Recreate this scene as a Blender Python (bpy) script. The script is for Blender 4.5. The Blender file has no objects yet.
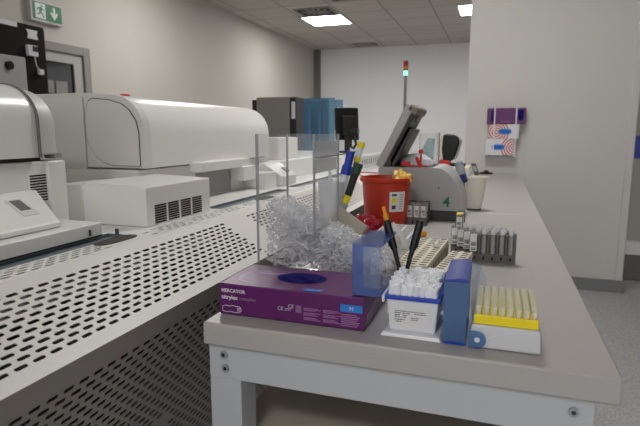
import bpy, bmesh, math, random
from mathutils import Vector, Matrix
random.seed(7)
SC = bpy.context.scene
COL = SC.collection
PI = math.pi
H = 0.2866          # camera height above the bench top (bench top is z = 0)
FL = -0.79          # floor
CE = 1.86           # ceiling
WX = -3.45          # left wall

# ------------------------------------------------------------------ materials
def new_mat(name):
    m = bpy.data.materials.new(name); m.use_nodes = True
    nt = m.node_tree; nt.nodes.clear()
    out = nt.nodes.new('ShaderNodeOutputMaterial')
    return m, nt, out

def srgb(c):
    f = lambda v: v / 12.92 if v <= 0.04045 else ((v + 0.055) / 1.055) ** 2.4
    return tuple(f(v / 255.0) for v in c) + (1.0,)

def pmat(name, rgb, rough=0.5, metal=0.0, var=0.04, scale=20.0, bump=0.0, spec=0.5, coat=0.0, trans=0.0, alpha=1.0):
    m, nt, out = new_mat(name)
    b = nt.nodes.new('ShaderNodeBsdfPrincipled')
    nt.links.new(b.outputs[0], out.inputs[0])
    b.inputs['Roughness'].default_value = rough
    b.inputs['Metallic'].default_value = metal
    b.inputs['Specular IOR Level'].default_value = spec
    b.inputs['Coat Weight'].default_value = coat
    b.inputs['Transmission Weight'].default_value = trans
    b.inputs['Alpha'].default_value = alpha
    tc = nt.nodes.new('ShaderNodeTexCoord')
    no = nt.nodes.new('ShaderNodeTexNoise'); no.inputs['Scale'].default_value = scale
    no.inputs['Detail'].default_value = 4
    nt.links.new(tc.outputs['Object'], no.inputs['Vector'])
    mx = nt.nodes.new('ShaderNodeMix'); mx.data_type = 'RGBA'
    c = srgb(rgb)
    mx.inputs[6].default_value = tuple(v * (1 - var) for v in c[:3]) + (1,)
    mx.inputs[7].default_value = tuple(min(1, v * (1 + var)) for v in c[:3]) + (1,)
    nt.links.new(no.outputs[0], mx.inputs[0])
    nt.links.new(mx.outputs[2], b.inputs['Base Color'])
    if bump:
        bp = nt.nodes.new('ShaderNodeBump'); bp.inputs['Strength'].default_value = bump
        bp.inputs['Distance'].default_value = 0.002
        nt.links.new(no.outputs[0], bp.inputs['Height']); nt.links.new(bp.outputs[0], b.inputs['Normal'])
    return m

def clear_mat(name, tint, base=(235, 238, 242), solid=0.08, rough=0.06, g0=.035, gk=.55):
    """thin clear plastic: see-through sheet, some milky body, fresnel gloss"""
    m, nt, out = new_mat(name)
    tr = nt.nodes.new('ShaderNodeBsdfTransparent'); tr.inputs[0].default_value = srgb(tint)
    pb = nt.nodes.new('ShaderNodeBsdfPrincipled'); pb.inputs['Roughness'].default_value = 0.35
    tc = nt.nodes.new('ShaderNodeTexCoord'); no = nt.nodes.new('ShaderNodeTexNoise'); no.inputs['Scale'].default_value = 40
    nt.links.new(tc.outputs['Object'], no.inputs['Vector'])
    mx = nt.nodes.new('ShaderNodeMix'); mx.data_type = 'RGBA'
    c = srgb(base); mx.inputs[6].default_value = tuple(v * .95 for v in c[:3]) + (1,); mx.inputs[7].default_value = c
    nt.links.new(no.outputs[0], mx.inputs[0]); nt.links.new(mx.outputs[2], pb.inputs['Base Color'])
    tl = nt.nodes.new('ShaderNodeBsdfTranslucent'); nt.links.new(mx.outputs[2], tl.inputs[0])
    m0 = nt.nodes.new('ShaderNodeMixShader'); m0.inputs[0].default_value = .45
    nt.links.new(pb.outputs[0], m0.inputs[1]); nt.links.new(tl.outputs[0], m0.inputs[2])
    m1 = nt.nodes.new('ShaderNodeMixShader'); m1.inputs[0].default_value = solid
    nt.links.new(tr.outputs[0], m1.inputs[1]); nt.links.new(m0.outputs[0], m1.inputs[2])
    gl = nt.nodes.new('ShaderNodeBsdfGlossy'); gl.inputs['Roughness'].default_value = rough
    lw = nt.nodes.new('ShaderNodeLayerWeight'); lw.inputs[0].default_value = .5
    pw = nt.nodes.new('ShaderNodeMath'); pw.operation = 'POWER'; pw.inputs[1].default_value = 4.0
    fr = nt.nodes.new('ShaderNodeMath'); fr.operation = 'MULTIPLY_ADD'; fr.inputs[1].default_value = gk; fr.inputs[2].default_value = g0
    nt.links.new(lw.outputs['Facing'], pw.inputs[0]); nt.links.new(pw.outputs[0], fr.inputs[0])
    m2 = nt.nodes.new('ShaderNodeMixShader')
    nt.links.new(fr.outputs[0], m2.inputs[0]); nt.links.new(m1.outputs[0], m2.inputs[1]); nt.links.new(gl.outputs[0], m2.inputs[2])
    nt.links.new(m2.outputs[0], out.inputs[0])
    return m

def emit_mat(name, rgb, strength):
    m, nt, out = new_mat(name)
    e = nt.nodes.new('ShaderNodeEmission'); e.inputs[0].default_value = srgb(rgb); e.inputs[1].default_value = strength
    nt.links.new(e.outputs[0], out.inputs[0])
    return m

M = {}
M['wall_grey'] = pmat('warm grey paint', (192, 187, 179), .7, var=.02, scale=6, bump=.05)
M['wall_white'] = pmat('white panel', (248, 248, 251), .55, var=.015, scale=4)
M['wall_front'] = pmat('off white paint', (212, 209, 205), .7, var=.02, scale=6, bump=.05)
M['column'] = pmat('grey column', (120, 118, 114), .6)
M['skirt'] = pmat('grey vinyl skirting', (128, 130, 131), .5)
M['dark_skirt'] = pmat('grey panel', (120, 117, 114), .5)
M['machine'] = pmat('machine white', (230, 229, 226), .34, var=.02, scale=8, coat=.1)
M['machine_gloss'] = pmat('gloss white hood', (226, 225, 222), .28, var=.012, scale=5, coat=.1)
M['machine_side'] = pmat('matt white hood end', (212, 211, 208), .4, var=.015, scale=5)
M['panel'] = pmat('powder coated steel', (212, 210, 206), .45, var=.02, scale=60)
M['panel_shaded'] = pmat('powder coated steel shaded', (160, 154, 148), .5, var=.02, scale=60)  # same panel steel, coloured darker for the shade below the fold
M['inside'] = pmat('dark slot shade', (34, 33, 33), .8)
M['inside_grey'] = pmat('grey inside', (104, 101, 97), .7)
M['slate'] = pmat('slate recess', (112, 121, 128), .4)
M['brown_dark'] = pmat('dark smoked window', (62, 56, 51), .6)
M['gap'] = pmat('black gap', (30, 29, 28), .8)
M['line'] = pmat('grey seam', (105, 103, 100), .7)
M['bench'] = pmat('bench laminate', (178, 174, 171), .32, var=.02, scale=120)
M['bench_edge'] = pmat('bench edge', (165, 163, 161), .45, var=.02, scale=80)
M['frame'] = pmat('bench frame grey', (190, 193, 197), .45, var=.02)
M['shelf'] = pmat('beige shelf', (196, 186, 172), .5)
M['steel'] = pmat('steel', (166, 168, 171), .4, metal=.4)
M['steel_dark'] = pmat('dark steel', (70, 72, 76), .35, metal=.8)
M['purple'] = pmat('purple carton', (92, 26, 96), .33, var=.05, scale=14)
M['purple_light'] = pmat('pale purple print', (146, 104, 150), .4)
M['navy'] = pmat('deep blue glove', (24, 18, 96), .8, var=.2, scale=60, bump=.3, spec=.1)
M['white_ink'] = pmat('white print', (226, 214, 228), .5)
M['faint_ink'] = pmat('faint print', (166, 116, 168), .5)
M['blue_label'] = pmat('blue label', (36, 128, 214), .45)
M['white_plastic'] = pmat('white plastic', (226, 227, 232), .32, var=.015)
M['label'] = pmat('paper label', (226, 226, 226), .6)
M['ink'] = pmat('dark print', (66, 66, 70), .6)
M['cream'] = pmat('cream white plastic', (238, 233, 220), .4, var=.01)
M['ivory'] = pmat('ivory plastic', (222, 214, 192), .4, var=.02)
M['beige'] = pmat('beige card', (188, 180, 162), .55)
M['beige_dark'] = pmat('grey beige edge', (132, 126, 112), .55)
M['grey_rack'] = pmat('grey rack plastic', (104, 103, 98), .45)
M['rack_tube'] = pmat('silver grey tube', (158, 158, 156), .3, metal=.25)
M['red'] = pmat('red bucket plastic', (190, 46, 14), .42, var=.05, scale=9)
M['red_bright'] = pmat('bright red plastic', (206, 34, 28), .35)
M['yellow_soft'] = pmat('pale yellow plastic', (232, 196, 96), .45, var=.08, scale=40)
M['yellow'] = pmat('yellow plastic', (246, 222, 16), .35)
M['orange'] = pmat('orange plastic', (232, 152, 34), .4)
M['black'] = pmat('black plastic', (16, 16, 17), .34)
M['black_matt'] = pmat('black matt', (24, 23, 23), .6)
M['dark_grey'] = pmat('dark grey plastic', (66, 66, 68), .4)
M['mid_grey'] = pmat('mid grey plastic', (150, 150, 150), .42, var=.02)
M['cent'] = pmat('centrifuge grey', (172, 172, 172), .42, var=.02)
M['cent_lid'] = pmat('centrifuge lid grey', (176, 176, 175), .4, var=.02)
M['green'] = pmat('green print', (10, 116, 84), .5)
M['cab_grey'] = pmat('grey cabinet', (138, 134, 129), .5, var=.02)
M['cab_black'] = pmat('black cabinet', (24, 21, 17), .75, var=.05, spec=.2)
M['cab_dark'] = pmat('brown black door', (36, 31, 27), .4)
M['door_frame'] = pmat('grey door frame', (142, 138, 134), .5)
M['door_leaf'] = pmat('pale door leaf', (178, 174, 170), .5)
M['glass_dark'] = pmat('dark glass', (14, 14, 16), .08)
M['sign_green'] = pmat('sign green', (12, 112, 62), .4)
M['sign_white'] = pmat('sign white', (226, 234, 228), .5)
M['sign_side'] = pmat('sign housing', (196, 196, 192), .4)
M['blue_pl'] = pmat('royal blue plastic', (22, 62, 178), .35)
M['cap_blue'] = pmat('ink blue plastic', (48, 66, 158), .35)
M['dark_green'] = pmat('dark green plastic', (24, 62, 50), .4)
M['cap_navy'] = pmat('navy cap', (26, 26, 100), .4)
M['grey_tex'] = pmat('grey textured', (146, 146, 146), .6, var=.12, scale=160)
M['grille'] = pmat('ceiling grille', (150, 144, 137), .6)
M['lamp'] = emit_mat('lamp diffuser', (255, 253, 250), 22.0)
M['lamp_green'] = emit_mat('lit green lens', (150, 255, 215), 1.4)
M['amber'] = pmat('amber lens', (206, 126, 34), .3)
M['red_lens'] = pmat('red lens', (176, 34, 24), .3)
M['acrylic'] = clear_mat('clear acrylic', (254, 254, 254), solid=.008, g0=.02, gk=.35)
M['acrylic_edge'] = clear_mat('acrylic edge', (200, 203, 206), base=(205, 207, 210), solid=.5)
M['crystal'] = clear_mat('clear cup plastic', (254, 254, 255), base=(252, 253, 255), solid=.42, rough=.25, g0=.05, gk=.30)
M['frost'] = clear_mat('frosted plastic', (242, 244, 247), base=(244, 245, 248), solid=.5, rough=.3)
M['tip_white'] = pmat('frosted tip', (250, 251, 254), .35, var=.01)
M['tip_clear'] = clear_mat('clear tip', (254, 252, 240), base=(255, 253, 238), solid=.8, rough=.15)
M['blue_clear'] = clear_mat('clear blue lid', (228, 235, 251), base=(104, 142, 228), solid=.16)
M['blue_clear2'] = clear_mat('clear steel blue lid', (206, 221, 240), base=(132, 178, 228), solid=.36)
M['blue_pale'] = clear_mat('clear pale blue', (236, 241, 251), base=(168, 192, 232), solid=.16)
M['blue_sheet'] = clear_mat('blue sheet', (182, 212, 228), base=(140, 180, 204), solid=.22)
M['grey_clear'] = pmat('milky grey plastic', (206, 207, 211), .3, var=.015)
M['pink'] = clear_mat('clear pink plastic', (250, 200, 208), base=(232, 84, 112), solid=.55)
M['teal'] = clear_mat('teal tint', (200, 222, 222), base=(150, 190, 192), solid=.35)

def floor_material():
    m, nt, out = new_mat('speckled vinyl')
    b = nt.nodes.new('ShaderNodeBsdfPrincipled'); b.inputs['Roughness'].default_value = .38
    tc = nt.nodes.new('ShaderNodeTexCoord'); n = nt.nodes.new('ShaderNodeTexNoise')
    n.inputs['Scale'].default_value = 140; n.inputs['Detail'].default_value = 6
    r = nt.nodes.new('ShaderNodeValToRGB')
    r.color_ramp.elements[0].position = .35; r.color_ramp.elements[0].color = srgb((160, 160, 161))
    r.color_ramp.elements[1].position = .68; r.color_ramp.elements[1].color = srgb((206, 206, 207))
    nt.links.new(tc.outputs['Object'], n.inputs['Vector']); nt.links.new(n.outputs[0], r.inputs[0])
    nt.links.new(r.outputs[0], b.inputs['Base Color']); nt.links.new(b.outputs[0], out.inputs[0])
    return m
M['floor'] = floor_material()

def ceiling_material():
    m, nt, out = new_mat('mineral tile ceiling')
    b = nt.nodes.new('ShaderNodeBsdfPrincipled'); b.inputs['Roughness'].default_value = .8
    tc = nt.nodes.new('ShaderNodeTexCoord')
    mp = nt.nodes.new('ShaderNodeMapping'); mp.inputs['Location'].default_value = (2.67, -6.95, 0)
    br = nt.nodes.new('ShaderNodeTexBrick'); br.offset = 0; br.squash = 1
    br.inputs['Scale'].default_value = 1; br.inputs['Brick Width'].default_value = .6; br.inputs['Row Height'].default_value = .6
    br.inputs['Mortar Size'].default_value = .011
    br.inputs['Color1'].default_value = srgb((196, 189, 181)); br.inputs['Color2'].default_value = srgb((188, 181, 174))
    br.inputs['Mortar'].default_value = srgb((146, 141, 135))
    nt.links.new(tc.outputs['Object'], mp.inputs[0]); nt.links.new(mp.outputs[0], br.inputs[0])
    nt.links.new(br.outputs[0], b.inputs['Base Color']); nt.links.new(b.outputs[0], out.inputs[0])
    return m
M['ceiling'] = ceiling_material()

def swirl_material(cx, cz):
    """white carton printed with red concentric rings around one corner"""
    m, nt, out = new_mat('white carton with red rings')
    b = nt.nodes.new('ShaderNodeBsdfPrincipled'); b.inputs['Roughness'].default_value = .45
    tc = nt.nodes.new('ShaderNodeTexCoord')
    mp = nt.nodes.new('ShaderNodeMapping'); mp.inputs['Location'].default_value = (-cx, 0, -cz); mp.inputs['Scale'].default_value = (1, 0, 1)
    nt.links.new(tc.outputs['Object'], mp.inputs[0])
    ln = nt.nodes.new('ShaderNodeVectorMath'); ln.operation = 'LENGTH'; nt.links.new(mp.outputs[0], ln.inputs[0])
    mu = nt.nodes.new('ShaderNodeMath'); mu.operation = 'MULTIPLY'; mu.inputs[1].default_value = 62; nt.links.new(ln.outputs['Value'], mu.inputs[0])
    fr = nt.nodes.new('ShaderNodeMath'); fr.operation = 'FRACT'; nt.links.new(mu.outputs[0], fr.inputs[0])
    gt = nt.nodes.new('ShaderNodeMath'); gt.operation = 'GREATER_THAN'; gt.inputs[1].default_value = .5; nt.links.new(fr.outputs[0], gt.inputs[0])
    lt = nt.nodes.new('ShaderNodeMath'); lt.operation = 'LESS_THAN'; lt.inputs[1].default_value = .085; nt.links.new(ln.outputs['Value'], lt.inputs[0])
    an = nt.nodes.new('ShaderNodeMath'); an.operation = 'MULTIPLY'; nt.links.new(gt.outputs[0], an.inputs[0]); nt.links.new(lt.outputs[0], an.inputs[1])
    mx = nt.nodes.new('ShaderNodeMix'); mx.data_type = 'RGBA'
    mx.inputs[6].default_value = srgb((226, 224, 226)); mx.inputs[7].default_value = srgb((206, 96, 92))
    nt.links.new(an.outputs[0], mx.inputs[0]); nt.links.new(mx.outputs[2], b.inputs['Base Color']); nt.links.new(b.outputs[0], out.inputs[0])
    return m

# ------------------------------------------------------------------ object helpers
def wloc(o):
    v = Vector((0, 0, 0))
    while o is not None:
        v += o.location; o = o.parent
    return v

class MB:
    def __init__(s): s.bm = bmesh.new(); s.mi = 0
    def quad(s, pts):
        f = s.bm.faces.new([s.bm.verts.new(p) for p in pts]); f.material_index = s.mi; return f
    def box(s, x0, x1, y0, y1, z0, z1):
        v = [s.bm.verts.new((x, y, z)) for x in (x0, x1) for y in (y0, y1) for z in (z0, z1)]
        for a in ((0, 1, 3, 2), (4, 6, 7, 5), (0, 4, 5, 1), (2, 3, 7, 6), (0, 2, 6, 4), (1, 5, 7, 3)):
            s.bm.faces.new([v[i] for i in a]).material_index = s.mi
        return s
    def obox(s, c, ax, ay, az):
        """oriented box: centre and three half-axis vectors"""
        c = Vector(c); ax, ay, az = Vector(ax), Vector(ay), Vector(az)
        v = [s.bm.verts.new(c + i * ax + j * ay + k * az) for i in (-1, 1) for j in (-1, 1) for k in (-1, 1)]
        for a in ((0, 1, 3, 2), (4, 6, 7, 5), (0, 4, 5, 1), (2, 3, 7, 6), (0, 2, 6, 4), (1, 5, 7, 3)):
            s.bm.faces.new([v[i] for i in a]).material_index = s.mi
        return s
    def prism(s, poly, a0, a1, axis='y'):
        """polygon of (p, q) extruded along an axis: y -> (x,z), x -> (y,z), z -> (x,y)"""
        f = {'y': lambda p, q, a: (p, a, q), 'x': lambda p, q, a: (a, p, q), 'z': lambda p, q, a: (p, q, a)}[axis]
        A = [s.bm.verts.new(f(p, q, a0)) for p, q in poly]; B = [s.bm.verts.new(f(p, q, a1)) for p, q in poly]
        n = len(poly)
        for i in range(n):
            s.bm.faces.new((A[i], A[(i + 1) % n], B[(i + 1) % n], B[i])).material_index = s.mi
        s.bm.faces.new(A).material_index = s.mi; s.bm.faces.new(B[::-1]).material_index = s.mi
        return s
    def cyl(s, p0, p1, r0, r1=None, n=16, caps=(True, True)):
        r1 = r0 if r1 is None else r1
        p0, p1 = Vector(p0), Vector(p1); d = (p1 - p0).normalized()
        u = d.orthogonal().normalized(); w = d.cross(u)
        A = [s.bm.verts.new(p0 + r0 * (math.cos(2 * PI * i / n) * u + math.sin(2 * PI * i / n) * w)) for i in range(n)]
        B = [s.bm.verts.new(p1 + r1 * (math.cos(2 * PI * i / n) * u + math.sin(2 * PI * i / n) * w)) for i in range(n)]
        for i in range(n):
            s.bm.faces.new((A[i], A[(i + 1) % n], B[(i + 1) % n], B[i])).material_index = s.mi
        if caps[0]: s.bm.faces.new(A[::-1]).material_index = s.mi
        if caps[1]: s.bm.faces.new(B).material_index = s.mi
        return s
    def lathe(s, c, prof, n=32):
        c = Vector(c); rings = []
        for r, z in prof:
            rings.append([s.bm.verts.new(c + Vector((r * math.cos(2 * PI * i / n), r * math.sin(2 * PI * i / n), z))) for i in range(n)] if r > 1e-6
                         else [s.bm.verts.new(c + Vector((0, 0, z)))])
        for a, b in zip(rings, rings[1:]):
            for i in range(n):
                j = (i + 1) % n
                if len(a) == 1: vs = (a[0], b[j], b[i])
                elif len(b) == 1: vs = (a[i], a[j], b[0])
                else: vs = (a[i], a[j], b[j], b[i])
                s.bm.faces.new(vs).material_index = s.mi
        return s
    def tube(s, path, r, n=8, closed=False):
        P = [Vector(p) for p in path]; rings = []
        up = Vector((0.13, .21, .97)); m = len(P)
        for i, p in enumerate(P):
            d = (P[(i + 1) % m] - P[i - 1]) if closed else (P[min(i + 1, m - 1)] - P[max(i - 1, 0)])
            d.normalize(); u = up.cross(d)
            if u.length < .05: u = Vector((1, 0, 0)).cross(d)
            u.normalize(); w = d.cross(u)
            rings.append([s.bm.verts.new(p + r * (math.cos(2 * PI * k / n) * u + math.sin(2 * PI * k / n) * w)) for k in range(n)])
        for i in range(m if closed else m - 1):
            a, b = rings[i], rings[(i + 1) % m]
            for k in range(n): s.bm.faces.new((a[k], a[(k + 1) % n], b[(k + 1) % n], b[k])).material_index = s.mi
        if not closed:
            s.bm.faces.new(rings[0][::-1]); s.bm.faces.new(rings[-1])
        return s
    def poly(s, pts):
        f = s.bm.faces.new([s.bm.verts.new(p) for p in pts]); f.material_index = s.mi; return s
    def text(s, string, size, place, bold=0.0):
        cu = bpy.data.curves.new('t', 'FONT'); cu.body = string; cu.size = size; cu.offset = bold; cu.resolution_u = 3
        o = bpy.data.objects.new('t', cu)
        me = bpy.data.meshes.new_from_object(o)
        vs = [s.bm.verts.new(place(v.co.x, v.co.y)) for v in me.vertices]
        for p in me.polygons:
            try: s.bm.faces.new([vs[i] for i in p.vertices]).material_index = s.mi
            except ValueError: pass
        bpy.data.objects.remove(o); bpy.data.curves.remove(cu); bpy.data.meshes.remove(me)
        return s
    def build(s, name, mat, parent=None, loc=None, bevel=0.0, seg=2, smooth=False, merge=0.0, angle=35):
        off = wloc(parent) if parent is not None else Vector(loc or (0, 0, 0))
        bm = s.bm
        if merge: bmesh.ops.remove_doubles(bm, verts=bm.verts, dist=merge)
        bmesh.ops.recalc_face_normals(bm, faces=bm.faces)
        bmesh.ops.translate(bm, verts=bm.verts, vec=-off)
        me = bpy.data.meshes.new(name); bm.to_mesh(me); bm.free()
        for m in (mat if isinstance(mat, (list, tuple)) else [mat]): me.materials.append(m)
        o = bpy.data.objects.new(name, me); COL.objects.link(o)
        if parent is not None: o.parent = parent
        else: o.location = off
        if bevel:
            b = o.modifiers.new('bevel', 'BEVEL'); b.width = bevel; b.segments = seg; b.limit_method = 'ANGLE'; b.angle_limit = math.radians(40)
        if smooth or bevel:
            me.polygons.foreach_set('use_smooth', [True] * len(me.polygons))
            if not bevel: me.set_sharp_from_angle(angle=math.radians(angle))
            else:
                me.set_sharp_from_angle(angle=math.radians(angle))
                o.modifiers['bevel'].harden_normals = True
        return o

def tag(o, label=None, cat=None, group=None, kind=None):
    if label: o['label'] = label
    if cat: o['category'] = cat
    if group: o['group'] = group
    if kind: o['kind'] = kind
    return o

def thing(name, label, cat, loc, group=None):
    o = bpy.data.objects.new(name, None); COL.objects.link(o)
    o.location = loc; o.empty_display_size = .02
    return tag(o, label, cat, group)

def struct(o, label=None):
    o['kind'] = 'structure'
    if label: o['label'] = label
    return o

def children(o): return [c for c in bpy.data.objects if c.parent == o]
def copy_tree(o, parent=None):
    kids = children(o)
    c = o.copy(); COL.objects.link(c)
    if parent is not None: c.parent = parent
    for k in kids: copy_tree(k, c)
    return c

def slotted(mb, org, u, v, n, U0, U1, vmin, vmax, v0, dv, rows, pitch, b, depth=.0015, skip=None):
    """steel sheet with staggered slots; u along the rows, v across them, n outwards"""
    org, u, v, n = Vector(org), Vector(u), Vector(v), Vector(n)
    P = lambda a, c, d=0: org + u * a + v * c + n * d
    c = pitch / 4; w = pitch / 2; h = dv / 2; r2 = b * .7071
    inner = [(0, -b), (c, -b), (c + r2, -r2), (c + b, 0), (c + r2, r2), (c, b), (0, b), (-c, b), (-c - r2, r2), (-c - b, 0), (-c - r2, -r2), (-c, -b)]
    outer = [(0, -h), (c, -h), (w, -h), (w, 0), (w, h), (c, h), (0, h), (-c, h), (-w, h), (-w, 0), (-w, -h), (-c, -h)]
    N = int((U1 - U0) / pitch)
    bm = mb.bm
    for r in range(rows):
        vc = v0 + r * dv; off = w if r % 2 else 0
        if off:
            for e0, e1 in ((U0, U0 + w), (U0 + (N - 1) * pitch + w, U0 + N * pitch)):
                mb.quad([P(e0, vc - h), P(e1, vc - h), P(e1, vc + h), P(e0, vc + h)])
        for k in range(N - (1 if off else 0)):
            uc = U0 + w + off + k * pitch
            if skip and skip(uc, r):
                mb.quad([P(uc - w, vc - h), P(uc + w, vc - h), P(uc + w, vc + h), P(uc - w, vc + h)]); continue
            I = [bm.verts.new(P(uc + a, vc + q)) for a, q in inner]
            O = [bm.verts.new(P(uc + a, vc + q)) for a, q in outer]
            D = [bm.verts.new(P(uc + a, vc + q, -depth)) for a, q in inner]
            for i in range(12):
                j = (i + 1) % 12
                bm.faces.new((O[i], O[j], I[j], I[i])); bm.faces.new((I[i], I[j], D[j], D[i]))
    lo, hi = v0 - h, v0 + (rows - 1) * dv + h
    Ue = U0 + N * pitch
    for a0, a1, c0, c1 in ((U0, Ue, vmin, lo), (U0, Ue, hi, vmax), (Ue, U1, vmin, vmax)):
        if a1 - a0 > 1e-5 and c1 - c0 > 1e-5: mb.quad([P(a0, c0), P(a1, c0), P(a1, c1), P(a0, c1)])

# ------------------------------------------------------------------ the room
struct(MB().box(-3.6, 4.0, -4.0, 10.0, FL - .1, FL).build('floor', M['floor']))
struct(MB().box(-3.6, 4.0, -4.0, 10.0, CE, CE + .1).build('ceiling', M['ceiling']))
struct(MB().box(WX - .12, WX, -4.0, 10.0, FL, CE).build('wall_left', M['wall_grey']))
struct(MB().box(WX, 1.5, 9.8, 9.9, FL, CE).build('wall_back', M['wall_white']))
struct(MB().box(WX, WX + .115, 9.72, 9.8, FL, CE).build('trim_1', M['column']), 'grey strip in the corner between the warm grey wall and the white partition')
struct(MB().box(-.216, .80, 3.85, 4.02, FL, CE).build('wall_front', M['wall_front']))
struct(MB().box(.80, .845, 3.835, 4.04, FL, CE).build('trim_2', M['wall_front'], bevel=.006), 'off white corner post at the end of the near wall')
struct(MB().box(.18, .846, 3.827, 3.835, FL, FL + .085).build('baseboard_front', M['skirt']))
struct(MB().box(.845, 4.0, 4.25, 4.35, FL, CE).build('wall_right', M['wall_grey']))
struct(MB().box(.90, 4.0, 4.20, 4.25, FL, FL + .20).build('baseboard_right', M['dark_skirt']))
struct(MB().box(.90, 4.0, 4.16, 4.25, FL + .20, FL + .29).build('trim_3', M['wall_white']), 'white ledge along the wall beyond the corner post')
struct(MB().box(3.9, 4.0, -4.0, 10.0, FL, CE).build('wall_side_unseen', M['wall_grey']))  # unseen wall, added to cut the ambient light from the right
tag(MB().box(.86, 1.10, 4.235, 4.25, .10, .26).build('wall_poster', M['blue_pl'], loc=(.98, 4.25, .18)),
    'blue poster on the far right wall beyond the corner post', 'poster')

# door in the left wall
dr = bpy.data.objects.new('door_1', None); COL.objects.link(dr); dr.location = (WX, 3.35, FL); struct(dr)
m = MB(); m.box(WX, WX + .05, 3.67, 3.745, FL, 1.0); m.box(WX, WX + .05, 2.85, 3.67, .93, 1.0); m.box(WX, WX + .05, 2.85, 2.93, FL, .93)
m.build('door_frame', M['door_frame'], dr, bevel=.004)
m = MB(); m.box(WX, WX + .03, 3.57, 3.67, FL, .93); m.box(WX, WX + .03, 2.93, 3.02, FL, .93); m.box(WX, WX + .03, 3.02, 3.57, .85, .93); m.box(WX, WX + .03, 3.02, 3.57, FL, -.1)
m.build('door_leaf', M['door_leaf'], dr, bevel=.003)
MB().box(WX, WX + .012, 3.02, 3.57, -.1, .85).build('pane', M['glass_dark'], dr)
m = MB(); m.box(WX + .012, WX + .016, 3.16, 3.36, .60, .70); m.box(WX + .012, WX + .016, 3.38, 3.50, .60, .70)
m.build('paper_notice', M['door_frame'], dr)

# ceiling lights and vents
lamps = ((-2.38, 7.27, 'square lit ceiling panel beside the dark grille, over the left side of the room'),
         (-.27, 7.27, 'square lit ceiling panel cut off by the top of the near wall'),
         (-2.38, 4.3, 'unseen ceiling panel added to light the room, above the far end of the machines'),  # this panel and the next ones are unseen, added for their light
         (-.27, 2.15, 'unseen ceiling panel added to light the room, above the far half of the bench'),
         (-.27, -1.5, 'unseen ceiling panel added to light the room, behind the camera'))
for x, y, lab in lamps:
    if True:
        t = thing('ceiling_light', lab, 'light', (x, y, CE), 'ceiling light panels')
        m = MB()
        for a in ((-.30, -.28, -.30, .30), (.28, .30, -.30, .30), (-.28, .28, -.30, -.28), (-.28, .28, .28, .30)):
            m.box(x + a[0], x + a[1], y + a[2], y + a[3], CE - .012, CE)
        m.build('frame', M['sign_side'], t)
        MB().box(x - .28, x + .28, y - .28, y + .28, CE - .008, CE - .001).build('diffuser', M['lamp'], t)
for lab, x0, x1, y0, y1 in (('dark ceiling grille just in front of the lit square panel', -2.60, -2.10, 6.50, 6.94),
                            ('low dark ceiling grille close to the white partition', -2.58, -2.14, 9.28, 9.58),
                            ('dark ceiling grille at the very top edge of the picture', -1.98, -1.58, 5.85, 6.26)):
    t = thing('ceiling_vent', lab, 'vent', ((x0 + x1) / 2, (y0 + y1) / 2, CE), 'ceiling vents')
    m = MB(); b = .03
    m.box(x0, x0 + b, y0, y1, CE - .015, CE); m.box(x1 - b, x1, y0, y1, CE - .015, CE); m.box(x0 + b, x1 - b, y0, y0 + b, CE - .015, CE); m.box(x0 + b, x1 - b, y1 - b, y1, CE - .015, CE)
    m.build('frame', M['grille'], t)
    MB().box(x0 + b, x1 - b, y0 + b, y1 - b, CE - .004, CE - .001).build('backing', M['gap'], t)
    m = MB(); cx, cy = (x0 + x1) / 2, (y0 + y1) / 2
    for k in range(12):
        a = 2 * PI * k / 12; d = Vector((math.cos(a), math.sin(a), 0)); q = Vector((-d.y, d.x, 0))
        m.obox(Vector((cx, cy, CE - .009)) + d * .12, d * .08, q * .012, (0, 0, .004))
    m.build('swirl_blades', M['mid_grey'], t)

# exit sign on the left wall (seen from +x; y runs to the right)
t = thing('exit_sign', 'green emergency exit sign with running man and white arrow, high on the wall', 'sign', (WX, 3.335, 1.215))
X = WX + .045
MB().box(WX, X, 3.165, 3.475, 1.135, 1.29).build('housing', M['sign_side'], t, bevel=.004)
MB().box(X - .001, X + .002, 3.18, 3.46, 1.15, 1.278).build('face', M['sign_green'], t)
m = MB(); m.box(X + .002, X + .003, 3.205, 3.300, 1.158, 1.270)
m.build('picture_field', M['sign_white'], t)
pl = lambda pts, d=.0042: [(X + d, 3.2525 + p * .1, 1.214 + q * .1) for p, q in pts]
m = MB()
m.poly(pl([(.12 + .085 * math.cos(a * PI / 5), .39 + .085 * math.sin(a * PI / 5)) for a in range(10)]))
m.poly(pl([(-.10, .26), (.14, .30), (.16, .10), (.02, -.08), (-.14, -.02)]))
m.poly(pl([(.10, .28), (.30, .12), (.40, .16), (.38, .08), (.28, .04), (.12, .16)]))
m.poly(pl([(-.10, .26), (-.28, .20), (-.34, .02), (-.27, .0), (-.22, .13), (-.08, .17)]))
m.poly(pl([(-.02, -.06), (.12, -.06), (.22, -.24), (.34, -.46), (.24, -.48), (.12, -.28)]))
m.poly(pl([(-.14, -.02), (.02, -.06), (-.06, -.26), (-.36, -.30), (-.36, -.22), (-.14, -.20)]))
m.build('running_man', M['sign_green'], t)
ar = lambda pts: [(X + .003, 3.385 + p * .1, 1.214 + q * .1) for p, q in pts]
m = MB(); m.poly(ar([(-.10, .48), (.10, .48), (.10, -.10), (0, -.1), (-.10, -.10)])); m.poly(ar([(0, -.48), (.38, .02), (.26, .14), (0, -.14)])); m.poly(ar([(0, -.48), (0, -.14), (-.26, .14), (-.38, .02)]))
m.build('arrow', M['sign_white'], t)

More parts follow.
